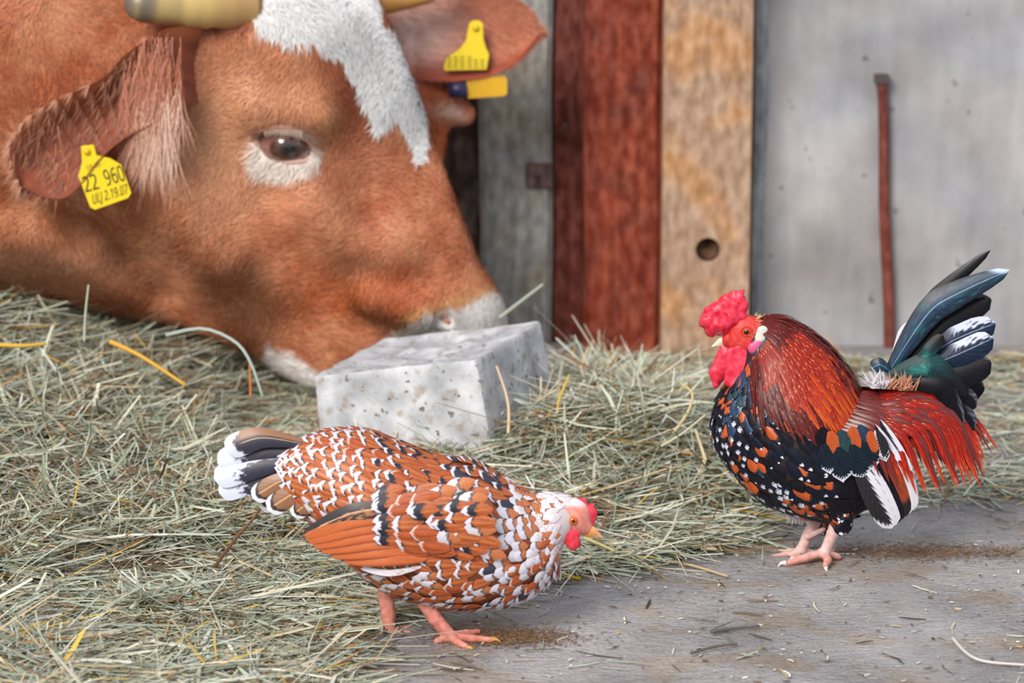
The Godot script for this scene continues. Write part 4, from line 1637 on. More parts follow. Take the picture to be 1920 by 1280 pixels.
	# thigh: tuft of feathers hanging round the near leg
	for s in 2:
		for k in 46:
			var t := r.randf()
			var a := r.randf_range(-1.3, 1.3)
			var x := lerpf(1562, 1580, t) + sin(a) * lerpf(52, 20, t) - (38 if s else 0)
			var z := (46.0 if not s else -40.0) + cos(a) * lerpf(38, 16, t) * (1.0 if not s else -1.0)
			var y := lerpf(900, 968, t)
			var d := Vector3(-(x - 1575 + (38 if s else 0)) * 0.004 + 0.12, -1, 0.06).normalized()
			var n := Vector3(sin(a), 0.15, cos(a) * (1.0 if not s else -1.0)).normalized()
			var side := d.cross(n).normalized()
			n = side.cross(d).normalized()
			feather(root, "thigh_feather", big, fmat(["black", "orange", "black", "spangle", "orange"][k % 5], 0.4, 0.5, 0.3), Transform3D(Basis(d * 40 * px, n * 40 * px, side * 13 * px), fr.l(x, y, z)), s == 1)
	# vent fluff between the legs
	for k in 160:
		var d := Vector3(r.randf_range(-0.5, 0.5), -1, r.randf_range(-0.3, 0.3)).normalized()
		var n := Vector3(r.randf_range(-0.3, 0.3), 0.2, 1).normalized()
		var side := d.cross(n).normalized()
		feather(root, "down", unit_feather("lance", 0.1, 0.1), fmat("fluff", 0.9), Transform3D(Basis(d * 26 * px, n * 26 * px, side * 1.3 * px), fr.l(r.randf_range(1475, 1560), r.randf_range(945, 962), r.randf_range(-30, 20))), true)

	# wing: red shoulder, barred coverts, white-edged quills
	for k in 7:
		var t := k / 6.0
		var a0 := fr.l(lerpf(1596, 1650, t), lerpf(842, 786, t), 118 - t * 6)
		var a1 := fr.l(lerpf(1634, 1690, t), lerpf(922, 868, t), 112 - t * 10)
		var a2 := fr.l(lerpf(1672, 1712, t), lerpf(990, 956, t), 92 - t * 8)
		feather(root, "wing_quill", long_feather([a0, a1, a2], lerpf(21, 16, t) * px, Vector3(-0.1, 0.1, 1).normalized(), "paddle"), fmat(["quill_white", "quill_white", "black", "quill_rust", "quill_rust", "quill_white", "quill_white"][k], 0.45, 0.5, 0.2), Transform3D.IDENTITY, false)
	for k in 4:
		var t := k / 3.0
		var a0 := fr.l(lerpf(1600, 1640, t), lerpf(840, 800, t), -112)
		var a2 := fr.l(lerpf(1660, 1706, t), lerpf(980, 940, t), -88)
		feather(root, "wing_quill", long_feather([a0, (a0 + a2) * 0.5 + Vector3(0, 0, -0.006), a2], 18 * px, Vector3(0, 0.1, -1), "paddle"), fmat("quill_white", 0.45, 0.5, 0.2), Transform3D.IDENTITY, true)
	var bars := [[1548, 826, 66, 20, "bar"], [1572, 838, 70, 22, "bar"], [1598, 834, 72, 22, "bar"], [1618, 822, 66, 20, "bar"], [1556, 808, 52, 19, "orange"], [1576, 806, 56, 18, "teal"], [1596, 800, 56, 17, "orange"], [1612, 796, 58, 17, "blue"], [1630, 808, 52, 15, "orange"], [1542, 800, 46, 17, "black"], [1642, 806, 60, 14, "quill_white"], [1648, 822, 48, 12, "bar"]]
	for b in bars:
		var d := Vector3(0.34 if b[0] > 1580 else 0.16, -1, -0.06).normalized()
		var n := Vector3(-0.12, 0.12, 1).normalized()
		var side := d.cross(n).normalized()
		n = side.cross(d).normalized()
		var zz := 122.0 + (4.0 if b[4] == "bar" else 8.0)
		feather(root, "wing_covert", big, fmat(b[4], 0.42, 0.5, 0.12), Transform3D(Basis(d * b[2] * px, n * b[2] * px, side * b[3] * px), fr.l(b[0], b[1], zz)), false)

	# neck hackle: long pointed feathers falling over the shoulders
	for row in 11:
		var u := 0.62 + row * 0.41
		var count := 44
		for k in count:
			var f := (k + 0.5 * (row % 2)) / count
			var lim := lerpf(1.95, 1.22, clampf(u / 4.6, 0, 1))
			var v := lerpf(-lim, lim, f) + r.randfn(0, 0.02)
			if u < 1.1 and absf(v) > 0.9:
				continue
			var p := tr.pos(u, v)
			var n := tr.normal(u, v)
			var d := tr.along(u, v)
			var len := lerpf(74, 132, clampf(u / 3.0, 0, 1)) * px * r.randf_range(0.88, 1.1)
			var front := absf(v) / lim
			d = (d + Vector3(0, -0.42, 0) * front + n * 0.03).normalized()
			var end := p + d * len + Vector3(0, -1, 0) * len * 0.16
			var q0 := p + n * 3.0 * px
			var q1 := p + d * len * 0.5 + n * 9.0 * px
			var q2 := end + n * (4.0 + row * 0.4) * px
			if u > 2.2:
				# keep the tip on the trunk's skin
				var uu := minf(u + 1.35, 9.0)
				var tip := tr.pos(uu, v * 0.98)
				q2 = q2.lerp(tip + tr.normal(uu, v) * 8.0 * px, 0.45)
			var kind := "hackle"
			if u + r.randf() * 0.5 < 1.3 or front + r.randf() * 0.12 > 0.88 or v < 0.25 + r.randf() * 0.2:
				kind = "hackle_dark"
			elif u > 2.6 and front > 0.25 and r.randf() < smoothstep(2.4, 4.2, u):
				kind = "hackle_gold"
			feather(root, "hackle_feather", long_feather([q0, q1, q2], r.randf_range(4.6, 6.4) * px * (0.75 if u < 1.0 else 1.0), n, "lance", 0.12), fmat(kind, 0.42, 0.38, 0.06), Transform3D.IDENTITY, n.z < -0.05 or row % 3 == 1)
	# back under the hackle
	for row in 7:
		for k in 22:
			var u := 5.0 + row * 0.42
			var v := lerpf(-1.15, 1.15, (k + 0.5 * (row % 2)) / 22.0)
			lay(root, tr, "back_feather", "saddle_dark", u, v, 58 * px, 10 * px, 0.1, 2.0 * px, r.randfn(0, 0.1), unit_feather("lance", 0.1, 0.1), 0.36, 0.3)
	# saddle hackle: spills back and down over the wing
	for row in 9:
		for k in 30:
			var u := 6.2 + row * 0.38
			var v := lerpf(-1.05, 1.05, (k + 0.5 * (row % 2)) / 29.0) + r.randfn(0, 0.03)
			var p := tr.pos(u, v)
			var n := tr.normal(u, v)
			var s := sin(v)
			var len := (lerpf(100, 165, row / 7.0) + absf(s) * 26.0) * px * r.randf_range(0.85, 1.12)
			var d0 := (tr.along(u, v) + Vector3(0.35, 0.0, 0.20 * s)).normalized()
			var down := Vector3(0.20, -1, 0.0).normalized()
			var mix := 0.35 + 0.5 * absf(s)
			var q0 := p + n * 5.0 * px
			var q1 := q0 + d0 * len * 0.38 + n * 12.0 * px
			var q2 := q1 + (d0 * (1.0 - mix) + down * mix).normalized() * len * 0.36 + n * 4.0 * px
			var q3 := q2 + (d0 * (0.62 - mix * 0.55) + down * (mix + 0.2)).normalized() * len * 0.36
			var kind := "saddle" if row > 1 and r.randf() < 0.8 else "saddle_dark"
			feather(root, "saddle_feather", long_feather([q0, q1, q2, q3], r.randf_range(4.6, 6.6) * px, (n + Vector3(0, 0, 0.6 * signf(s))).normalized(), "lance", 0.12), fmat(kind, 0.42, 0.38, 0.06), Transform3D.IDENTITY, n.z < -0.05)

	# tail: sickles and straight feathers, [root, bend, tip, half width, z, kind, shape]
	var tails := [
		[1664, 690, 1735, 560, 1857, 469, 15, -26, "tail_black", "sickle"],
		[1668, 694, 1728, 568, 1893, 506, 27, 2, "tail_blue", "sickle"],
		[1684, 700, 1772, 596, 1858, 560, 24, -18, "tail_black", "paddle"],
		[1690, 700, 1784, 634, 1866, 606, 25, -4, "tail_white", "paddle"],
		[1694, 704, 1790, 668, 1862, 634, 25, 8, "tail_white", "paddle"],
		[1696, 710, 1786, 712, 1858, 678, 28, 14, "tail_black", "paddle"],
		[1690, 700, 1740, 662, 1768, 628, 13, 20, "tail_teal", "paddle"],
		[1664, 706, 1740, 660, 1812, 742, 24, 26, "tail_teal", "sickle"],
		[1672, 716, 1772, 700, 1806, 800, 21, 32, "tail_black", "sickle"],
		[1690, 720, 1790, 724, 1830, 764, 22, 10, "tail_black", "paddle"],
		[1690, 730, 1784, 752, 1826, 806, 25, 16, "tail_black", "paddle"],
		[1690, 740, 1770, 790, 1800, 862, 22, 12, "tail_black", "paddle"],
		[1700, 730, 1780, 770, 1822, 838, 22, -10, "tail_black", "paddle"],
		[1676, 700, 1650, 678, 1634, 690, 14, 6, "tail_blue", "paddle"],
		[1668, 690, 1690, 620, 1702, 604, 7, -34, "fluff", "sickle"],
		[1672, 696, 1730, 575, 1870, 520, 24, -34, "tail_black", "sickle"],
		[1690, 704, 1780, 640, 1852, 640, 26, -40, "tail_black", "paddle"],
		[1690, 714, 1786, 720, 1846, 730, 26, -40, "tail_black", "paddle"]]
	for q in tails:
		var a0 := fr.l(q[0], q[1], q[7] * 0.5)
		var a1 := fr.l(q[2], q[3], q[7] + 6)
		var a2 := fr.l(q[4], q[5], q[7])
		var path := [a0, a0 * 0.25 + a1 * 0.6 + a2 * 0.15, a0 * 0.08 + a1 * 0.52 + a2 * 0.4, a2]
		var facing := Vector3(-0.1, 0.25, 1).normalized() if q[7] > -30 else Vector3(0.1, 0.2, 1).normalized()
		feather(root, "tail_feather", long_feather(path, q[6] * px, facing, q[9], 0.22), fmat(q[8], 0.42, 0.4, 0.12), Transform3D.IDENTITY, false)
	# pale fluff at the tail's root
	for k in 320:
		var d := Vector3(r.randf_range(-0.7, 0.5), r.randf_range(0.1, 1), r.randf_range(-0.2, 0.5)).normalized()
		var n := Vector3(r.randf_range(-0.3, 0.3), 0.3, 1).normalized()
		var side := d.cross(n).normalized()
		var x := r.randf_range(1632, 1716)
		feather(root, "down", unit_feather("lance", 0.2, 0.1), fmat("fluff" if x < 1664 else "fluff_tan", 0.9), Transform3D(Basis(d * r.randf_range(20, 42) * px, n * 34 * px, side * 1.5 * px), fr.l(x, 728 + (x - 1640) * 0.06, r.randf_range(-20, 46))), true)
	flush_far(root, "plumage")
	# stubble of tiny pale quills at the nape
	mb = MB.new()
	for k in 90:
		var u := r.randf_range(0.0, 1.7)
		var v := r.randf_range(-1.1, 1.4)
		var p := tr.pos(u, v)
		var n := tr.normal(u, v)
		var d := (n * 0.7 + tr.along(u, v) * 0.9 + Vector3(r.randfn(0, 0.3), r.randfn(0, 0.3), 0)).normalized()
		mb.tube(PackedVector3Array([p, p + d * 4 * px, p + d * r.randf_range(6, 10) * px]), PackedFloat32Array([0.0006, 0.0005, 0.0002]), 4, PackedColorArray([lin(224, 190, 140)]), false)
	tag(put("pin_feathers", mb.mesh(), vmat(0.4), root), "pale pin feathers", "", "", "stuff")

# ------------------------------------------------------------------ hen
func build_hen() -> void:
	var foot := ground(800, 1192)
	var fr := frame_at(foot)
	var root := base("hen", foot, "rust-brown hen with white-spangled feathers pecking at the edge of the hay", "hen")
	var tr := Trunk.new(fr, [
		[1072, 930, 1068, 1004, 28], [1040, 926, 1050, 1034, 42], [1000, 926, 1046, 1064, 58], [950, 900, 1018, 1098, 88],
		[892, 870, 962, 1126, 112], [824, 858, 886, 1136, 128], [756, 834, 804, 1128, 132], [700, 814, 728, 1104, 124],
		[650, 808, 664, 1056, 106], [604, 814, 610, 1000, 84], [566, 830, 560, 958, 60], [536, 846, 524, 932, 34]])
	var mb := MB.new()
	tr.skin(mb, 44, 33, lin(120, 62, 36))
	for k in mb.v.size():
		if mb.v[k].x > fr.l(1012, 960).x:
			mb.c[k] = lin(206, 190, 196)
	var face := func(p: Vector3) -> Color:
		var n := coat_noise.get_noise_3d(p.x * 9.0, p.y * 9.0, p.z * 9.0)
		var c := blend(lin(222, 128, 112), lin(236, 164, 150), 0.5 + n)
		return blend(c, lin(222, 210, 218), smoothstep(1056.0, 1036.0, p.x + (p.y - 970.0) * 0.2) + smoothstep(954.0, 944.0, p.y))
	var head := [
		Prim.new(V(1050, 966), V(1072, 968), 38, 35, V(1, 1, 1.25), 14),
		Prim.new(V(1084, 984), V(1098, 990), 18, 13, V(1, 1, 1.1), 12),
	]
	nets_into(mb, nets(head, V(1000, 918, -44), V(1124, 1020, 44), 3.4), fr, face)
	var LP := []
	var zn := 36.0
	var legs := [
		[[V(790, 1120, zn), V(816, 1160, zn), V(846, 1194, zn)], [V(846, 1194, zn), V(885, 1197, zn + 4), V(922, 1200, zn + 6)], [V(846, 1194, zn), V(866, 1210, zn + 26), V(880, 1216, zn + 34)], [V(846, 1194, zn), V(874, 1188, zn - 26), V(896, 1184, zn - 40)], [V(844, 1194, zn), V(818, 1202, zn + 6)]],
		[[V(722, 1110, -34), V(728, 1150, -34), V(730, 1188, -34)], [V(730, 1188, -34), V(764, 1190, -30), V(796, 1196, -26)], [V(730, 1188, -34), V(752, 1200, -8), V(770, 1206, 0)], [V(730, 1188, -34), V(756, 1180, -60), V(776, 1177, -72)], [V(728, 1188, -34), V(704, 1188, -36)]]]
	for g in legs:
		toe(LP, g[0], 15.0, 12.0)
		for k in range(1, 5):
			toe(LP, g[k], 9.0, 6.2)
	var pink := func(p: Vector3) -> Color:
		var n := coat_noise.get_noise_3d(p.x * 10.0, p.y * 10.0, p.z * 10.0)
		return blend(lin(196, 112, 98), lin(222, 152, 138), 0.5 + n)
	nets_into(mb, nets(LP, V(680, 1090, -90), V(940, 1230, 90), 3.6, 1.2, 0.14), fr, pink)
	tag(put("body", mb.mesh(), skin_mat(0.5), root), "trunk with pink face and bare pink legs")
	for c in [[V(920, 1199, 42), V(930, 1198, 43), V(940, 1204, 44)], [V(794, 1195, -26), V(804, 1195, -25), V(812, 1202, -24)], [V(878, 1214, 70), V(886, 1217, 76), V(892, 1223, 80)]]:
		claw(root, fr, c, 6.4, lin(206, 152, 78))
	var wet := skin_mat(0.4)
	var rd := func(p: Vector3) -> Color:
		var n := coat_noise.get_noise_3d(p.x * 8.0, p.y * 8.0, p.z * 8.0)
		return blend(lin(206, 40, 56), lin(226, 74, 96), 0.5 + n)
	var C := [Prim.new(V(1086, 946), V(1104, 964), 13, 15, V(1, 1, 2.2), 7), Prim.new(V(1104, 964), V(1104, 988), 14, 9, V(1, 1, 2.2), 7), Prim.new(V(1092, 956), V(1098, 984), 12, 10, V(1, 1, 2.0), 7), Prim.new(V(1090, 942), V(1096, 936), 6, 4, V(1, 1, 2.0), 4), Prim.new(V(1108, 950), V(1114, 944), 5, 3, V(1, 1, 2.0), 4)]
	tag(skin_part(root, "comb", C, fr, V(1066, 924, -18), V(1130, 1006, 18), 2.4, rd, wet, 1.6, 0.09), "small rosy red comb")
	var W := [Prim.new(V(1066, 1002, 18), V(1074, 1020, 20), 15, 12, V(1, 1, 2.0), 7), Prim.new(V(1058, 1002, 22), V(1050, 990, 26), 9, 6, V(1, 1, 1.6), 7), Prim.new(V(1080, 998, 14), V(1078, 1014, 18), 10, 8, V(1, 1, 2), 7)]
	tag(skin_part(root, "wattle", W, fr, V(1036, 974, 2), V(1102, 1042, 36), 2.4, rd, wet, 1.4, 0.06), "short red wattle")
	var W2 := [Prim.new(V(1072, 1002, -14), V(1080, 1018, -16), 13, 10, V(1, 1, 2.0), 7)]
	skin_part(root, "wattle", W2, fr, V(1050, 980, -32), V(1102, 1038, 0), 2.6, rd, wet, 1.4, 0.06)
	var kp := func(p: Vector3) -> Color:
		return blend(lin(226, 150, 70), lin(206, 164, 128), smoothstep(1104.0, 1126.0, p.x))
	var K := [Prim.new(V(1094, 988), V(1112, 996), 11, 8, V(1, 1, 1.2), 5), Prim.new(V(1112, 996), V(1130, 1008), 8, 2.2, V(1, 1, 1.2), 5), Prim.new(V(1096, 998), V(1120, 1007), 7, 2.5, V(1, 1, 1.2), 3)]
	tag(skin_part(root, "beak", K, fr, V(1078, 972, -16), V(1142, 1018, 16), 2.0, kp, vmat(0.4)), "short amber beak")
	var iz := surface_z(head, 1074, 975, 80)
	tag(put("eye", ball(fr.l(1074, 975, iz - 4), 9.5 / fr.ppm, Vector3(0.1, 0.05, 1).normalized(), [[0.45, lin(60, 26, 14)], [0.9, lin(206, 104, 40)], [2.0, lin(196, 110, 84)]]), vmat(0.06, 0.6), root), "amber eye")

	var r := RandomNumberGenerator.new()
	r.seed = 808
	var px := 1.0 / fr.ppm
	var oval := unit_feather("oval", 0.14, 0.09)
	# coat of feathers, row behind row from the head to the tail
	for row in 30:
		var u := 0.12 + row * 0.345
		var ring := int(lerpf(22, 38, clampf(u / 4.0, 0, 1)) * (1.0 if u < 8.0 else 0.7))
		for k in ring:
			var v := TAU * (k + 0.5 * (row % 2)) / ring + r.randfn(0, 0.05)
			var ang := absf(wrapf(v, -PI, PI))
			if u < 0.5 and ang > 0.8:
				continue
			var kind := "mille"
			var size := 46.0
			var half := 15.5
			var dice := r.randf()
			if u < 1.5:
				kind = "white" if dice < 0.8 else "mille_pale"
				size = 26
				half = 8.5
			elif u < 2.6:
				kind = "mille_pale" if dice < 0.6 else ("white" if dice < 0.85 else "mille_rust")
				size = 32
				half = 10.5
			elif u < 4.4:
				if ang < 0.9:
					kind = "mille_black" if dice < 0.5 else ("hen_black" if dice < 0.68 else ("mille_rust" if dice < 0.8 else "mille"))
				else:
					kind = "mille_pale" if dice < 0.58 else ("mille" if dice < 0.8 else ("hen_black" if dice < 0.88 else "mille_rust"))
				size = 40
				half = 12.5
			elif ang > 1.9:
				kind = "mille_pale" if dice < 0.3 else ("mille" if dice < 0.6 else ("mille_black" if dice < 0.72 else "mille_rust"))
				size = 42
				half = 13.5
			elif ang < 1.0:
				kind = "mille_black" if (u < 6.4 and dice < 0.45) else ("mille" if dice < 0.78 else "mille_rust")
			lay(root, tr, "body_feather" if ang > 1.2 else "back_feather", kind, maxf(u + r.randfn(0, 0.06), 0.1), v, size * px * r.randf_range(0.88, 1.2), half * px * r.randf_range(0.85, 1.15), 0.15, 2.0 * px, r.randfn(0, 0.14), oval, 0.5, 0.1)

	# wing: fan of quills under two rows of coverts
	for s in 2:
		var sg := 1.0 if not s else -1.0
		for k in 7:
			var t := k / 6.0
			var a0 := fr.l(lerpf(772, 800, t), lerpf(955, 1046, t), sg * lerpf(134, 138, t))
			var a2 := fr.l(lerpf(566, 640, t * t), lerpf(1000, 1050, t) + (4 if k == 0 else 0), sg * lerpf(112, 122, t) + sg * t * 4)
			var a1 := (a0 + a2) * 0.5 + Vector3(0, lerpf(0.014, 0.004, t), sg * 0.010)
			feather(root, "wing_quill", long_feather([a0, a1, a2], lerpf(17, 15, t) * px, Vector3(0, 0.25, sg).normalized(), "sickle", 0.12), fmat("hen_quill_top" if k == 0 else "hen_quill", 0.48, 0.5, 0.15), Transform3D.IDENTITY, s == 1)
		var a := fr.l(790, 1062, sg * 132)
		var b := fr.l(676, 1066, sg * 118)
		feather(root, "wing_quill", long_feather([a, (a + b) * 0.5 + Vector3(0, -0.004, sg * 0.006), b], 6 * px, Vector3(0, 0.1, sg), "sickle"), fmat("white"), Transform3D.IDENTITY, s == 1)
		for row in 6:
			var n := 9 - row / 2
			for k in n:
				var t := (k + 0.5 * (row % 2)) / (n - 0.5)
				var x := lerpf(764, 930, row / 5.0) + sin(PI * t) * -16.0 + t * 22.0
				var y := lerpf(lerpf(912, 902, row / 5.0), lerpf(1060, 1040, row / 5.0), t)
				var d := Vector3(-1, lerpf(-0.02, 0.34, t) - 0.3 * (1.0 - t), sg * 0.20).normalized()
				var nn := Vector3(0.0, 0.28 * (1.0 - t * 1.4), sg).normalized()
				var side := d.cross(nn).normalized()
				nn = side.cross(d).normalized()
				x += r.randfn(0, 7)
				y += r.randfn(0, 4)
				var zz := sg * (147.0 + row * 2.4 - 30.0 * pow(absf(t - 0.55), 2.0) * 2.4 - maxf(row - 2, 0) * 5.0)
				var kind := "mille_black" if row == 0 else ("mille" if r.randf() < 0.5 else (("mille_pale" if r.randf() < 0.6 else "mille_black") if row > 2 else ("mille_rust" if r.randf() < 0.6 else "mille_black")))
				feather(root, "wing_covert", unit_feather("oval", 0.08, 0.08), fmat(kind, 0.5, 0.5, 0.1), Transform3D(Basis(d * 58 * px, nn * 58 * px, side * 16 * px), fr.l(x, y, zz)), s == 1)
	# tail
	var tails := [
		[590, 836, 490, 800, 424, 846, 23, 24, "hen_tail"],
		[586, 850, 490, 836, 408, 868, 24, 14, "hen_tail_dark"],
		[580, 866, 490, 866, 402, 898, 24, 22, "hen_tail_dark"],
		[576, 880, 500, 892, 410, 922, 23, 16, "hen_tail_dark"],
		[590, 880, 530, 892, 474, 934, 19, 44, "hen_tail_brown"],
		[616, 896, 560, 914, 502, 956, 20, 60, "hen_tail_brown"],
		[630, 914, 590, 930, 548, 966, 17, 70, "hen_tail_brown"],
		[620, 930, 580, 950, 552, 962, 12, 40, "white"],
		[586, 850, 490, 830, 414, 876, 24, -30, "hen_tail_dark"],
		[580, 870, 490, 880, 420, 916, 24, -30, "hen_tail_dark"],
		[600, 900, 540, 916, 486, 950, 20, -40, "hen_tail_brown"]]
	for q in tails:
		var a0 := fr.l(q[0], q[1], q[7] * 0.8)
		var a1 := fr.l(q[2], q[3], q[7])
		var a2 := fr.l(q[4], q[5], q[7] * 0.8)
		feather(root, "tail_feather", long_feather([a0, a0 * 0.25 + a1 * 0.5 + a2 * 0.25, a0 * 0.04 + a1 * 0.32 + a2 * 0.64, a2], q[6] * px, Vector3(0.05, 0.3, 1 if q[7] > 0 else -1).normalized(), "paddle", 0.2), fmat(q[8], 0.45, 0.5, 0.2), Transform3D.IDENTITY, false)
	flush_far(root, "plumage")

# ------------------------------------------------------------------ hay and litter
var hay_noise: FastNoiseLite
var block_at: Vector3

func bump(x: float, z: float, c: Vector2, s: Vector2, h: float) -> float:
	return h * exp(-(pow((x - c.x) / s.x, 2.0) + pow((z - c.y) / s.y, 2.0)))

func hay_edge(py: float) -> float:     # where the hay gives way to bare floor
	var k := [[560, 1500], [680, 1440], [860, 1400], [980, 1420], [1030, 1390], [1052, 1280], [1075, 1130], [1100, 930], [1130, 800], [1170, 700], [1220, 650], [1300, 640]]
	for j in k.size() - 1:
		if py < k[j + 1][0]:
			return lerpf(k[j][1], k[j + 1][1], clampf((py - k[j][0]) / (k[j + 1][0] - k[j][0]), 0, 1))
	return 640.0

func hay_cover(x: float, z: float) -> float:
	var q := proj(Vector3(x, 0, z))
	var wob := hay_noise.get_noise_2d(x * 9.0, z * 9.0) * 70.0 + hay_noise.get_noise_2d(x * 40.0, z * 40.0) * 30.0
	var d := smoothstep(50.0, -70.0, q.x - hay_edge(q.y) + wob)
	# thin scatter behind the bird, thicker along the wall's foot
	if q.x > 1350.0:
		d = maxf(d, 0.10 * smoothstep(960.0, 900.0, q.y + wob * 0.4))
		d = maxf(d, 0.5 * smoothstep(735.0, 690.0, q.y + wob * 0.4))
		d = maxf(d, 0.34 * smoothstep(60.0, 0.0, absf(q.y - 900.0 + wob * 0.3)) )
	return d

func hay_height(x: float, z: float) -> float:
	var h := bump(x, z, Vector2(-1.08, -4.12), Vector2(0.46, 0.34), 0.245)
	h += bump(x, z, Vector2(-0.66, -3.72), Vector2(0.34, 0.28), 0.040)
	h += bump(x, z, Vector2(-0.72, -4.45), Vector2(0.30, 0.25), 0.075)
	h -= bump(x, z, Vector2(-0.33, -4.08), Vector2(0.11, 0.22), 0.045)
	h += bump(x, z, Vector2(0.12, -4.05), Vector2(0.12, 0.22), 0.062)
	h += bump(x, z, Vector2(0.20, -3.86), Vector2(0.10, 0.12), 0.050)
	h += bump(x, z, Vector2(-0.02, -3.82), Vector2(0.16, 0.06), 0.045)
	h += 0.006 + 0.014 * hay_noise.get_noise_2d(x * 5.0, z * 5.0) + 0.008 * hay_noise.get_noise_2d(x * 16.0, z * 16.0)
	h *= lerpf(1.0, 0.25, smoothstep(4.1, 4.35, -z) * smoothstep(0.0, 0.12, x))
	return maxf(h, 0.004) * smoothstep(0.05, 0.6, hay_cover(x, z))

func hay_colour(r: RandomNumberGenerator) -> Color:
	var t := r.randf()
	var c: Color
	if t < 0.36:
		c = lin(188, 196, 178)
	elif t < 0.60:
		c = lin(206, 202, 182)
	elif t < 0.76:
		c = lin(158, 172, 152)
	elif t < 0.88:
		c = lin(196, 178, 142)
	elif t < 0.95:
		c = lin(222, 222, 216)
	elif t < 0.975:
		c = lin(186, 138, 84)
	else:
		c = lin(208, 174, 76)
	if r.randf() < 0.09:
		c = lin(126, 98, 72)
	var k := r.randf_range(0.64, 1.25)
	return Color(c.r * k, c.g * k, c.b * k)

func blade(mb: MB, p: Vector3, yaw: float, pitch: float, len: float, wid: float, bend: Vector3, c: Color, segs := 3) -> void:
	var d := Vector3(cos(yaw) * cos(pitch), sin(pitch), sin(yaw) * cos(pitch))
	var side := d.cross(Vector3(rng.randf_range(-0.6, 0.6), 1, rng.randf_range(-0.6, 0.6))).normalized()
	var b := mb.v.size()
	for k in segs + 1:
		var t := float(k) / segs - 0.5
		var q := p + d * len * t + bend * (t * t - 0.08) * len
		q.y = maxf(q.y, 0.0015)
		var w := wid * (1.0 - 0.75 * absf(t) * absf(t) * 2.0)
		var n := side.cross(d + bend * 2.0 * t).normalized()
		if n.y < 0:
			n = -n
		mb.v.append(q - side * w)
		mb.v.append(q + side * w)
		for s in [-1.0, 1.0]:
			mb.n.append((n + side * s * 0.5).normalized())
			mb.uv.append(Vector2.ZERO)
			mb.c.append(c)
	for k in segs:
		mb.tri(b + k * 2, b + k * 2 + 1, b + k * 2 + 2)
		mb.tri(b + k * 2 + 1, b + k * 2 + 3, b + k * 2 + 2)

func build_hay() -> void:
	hay_noise = FastNoiseLite.new()
	hay_noise.seed = 17
	hay_noise.frequency = 0.35
	hay_noise.fractal_octaves = 2
	block_at = find_child("lick_block", false, false).position
	# matted bed under the loose blades
	var mb := MB.new()
	var pts := PackedVector3Array()
	var cc := PackedColorArray()
	var nx := 150
	var ny := 120
	for j in ny:
		for i in nx:
			var x := lerpf(-1.1, 1.0, i / (nx - 1.0))
			var z := lerpf(-4.9, -2.75, j / (ny - 1.0))
			var h := hay_height(x, z)
			var cov := hay_cover(x, z)
			pts.append(Vector3(x, h - 0.012 if cov > 0.08 and h > 0.01 and (z > -4.48 or x < -0.2) else -0.01, z))
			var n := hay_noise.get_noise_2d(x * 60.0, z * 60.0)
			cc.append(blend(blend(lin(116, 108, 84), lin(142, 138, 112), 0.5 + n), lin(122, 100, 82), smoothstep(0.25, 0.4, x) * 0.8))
	mb.grid(pts, ny, nx, cc, false, 1.0, Vector3.UP)
	var kept := PackedInt32Array()
	for t in mb.i.size() / 3:
		if mb.v[mb.i[t * 3]].y > -0.005 or mb.v[mb.i[t * 3 + 1]].y > -0.005 or mb.v[mb.i[t * 3 + 2]].y > -0.005:
			for k in 3:
				kept.append(mb.i[t * 3 + k])
	mb.i = kept
	var heap := put("hay", mb.mesh(), vmat(0.95, 0.2))
	tag(heap, "loose pale green hay heaped round the block and under the cow", "hay", "", "stuff")
	rng.seed = 23
	mb = MB.new()
	var made := 0
	var tries := 0
	while made < 62000 and tries < 400000:
		tries += 1
		var z := -lerpf(2.85, 4.80, rng.randf())
		var reach := 0.175 * -z + 0.10
		var x := rng.randf_range(-reach, reach)
		if z < -4.48 and x > -0.2:
			continue
		var cov := hay_cover(x, z)
		if rng.randf() > cov:
			continue
		# no hay inside the block
		if absf(x - block_at.x) < 0.12 and absf(z - block_at.z) < 0.12:
			continue
		made += 1
		var h := hay_height(x, z)
		var yaw := rng.randf() * TAU if rng.randf() < 0.72 else rng.randfn(0.0, 0.6) + (PI if rng.randf() < 0.5 else 0.0)
		var pitch := rng.randfn(0.0, 0.22)
		var len := rng.randf_range(0.04, 0.13) if rng.randf() < 0.85 else rng.randf_range(0.14, 0.26)
		var up := rng.randf() * 0.020
		if rng.randf() < 0.05 and h > 0.02:
			pitch = rng.randf_range(0.4, 1.1)
			len = rng.randf_range(0.05, 0.11)
			up = 0.02
		if h < 0.012:
			pitch *= 0.3
			up *= 0.35
		var thin := rng.randf_range(0.0005, 0.0013) if rng.randf() < 0.74 else rng.randf_range(0.0014, 0.0028)
		blade(mb, Vector3(x, h + up, z), yaw, pitch, len, thin, Vector3(rng.randfn(0, 0.35), rng.randfn(0.0, 0.16), rng.randfn(0, 0.35)), hay_colour(rng))
	var blades := put("blades", mb.mesh(), vmat(0.6, 0.4), heap)
	blades.set_meta("kind", "stuff")

func stalk(called: String, label: String, ctl: Array, r: float, c: Color, category := "straw", flat := 1.0) -> void:
	# ctl: [px, py, depth] along the stalk
	var pts := []
	for q in ctl:
		pts.append(at(q[0], q[1], q[2]))
	var o: Vector3 = pts[0]
	var line := smooth(pts, 14)
	var mb := MB.new()
	var path := PackedVector3Array()
	var rad := PackedFloat32Array()
	for k in 14:
		path.append(line[k] - o)
		rad.append(r * (1.0 - 0.35 * k / 13.0))
	mb.tube(path, rad, 7, PackedColorArray([c]))
	var m := put(called, mb.mesh(), vmat(0.55, 0.4))
	m.position = o
	tag(m, label, category, "single stalks lying in and on the hay")

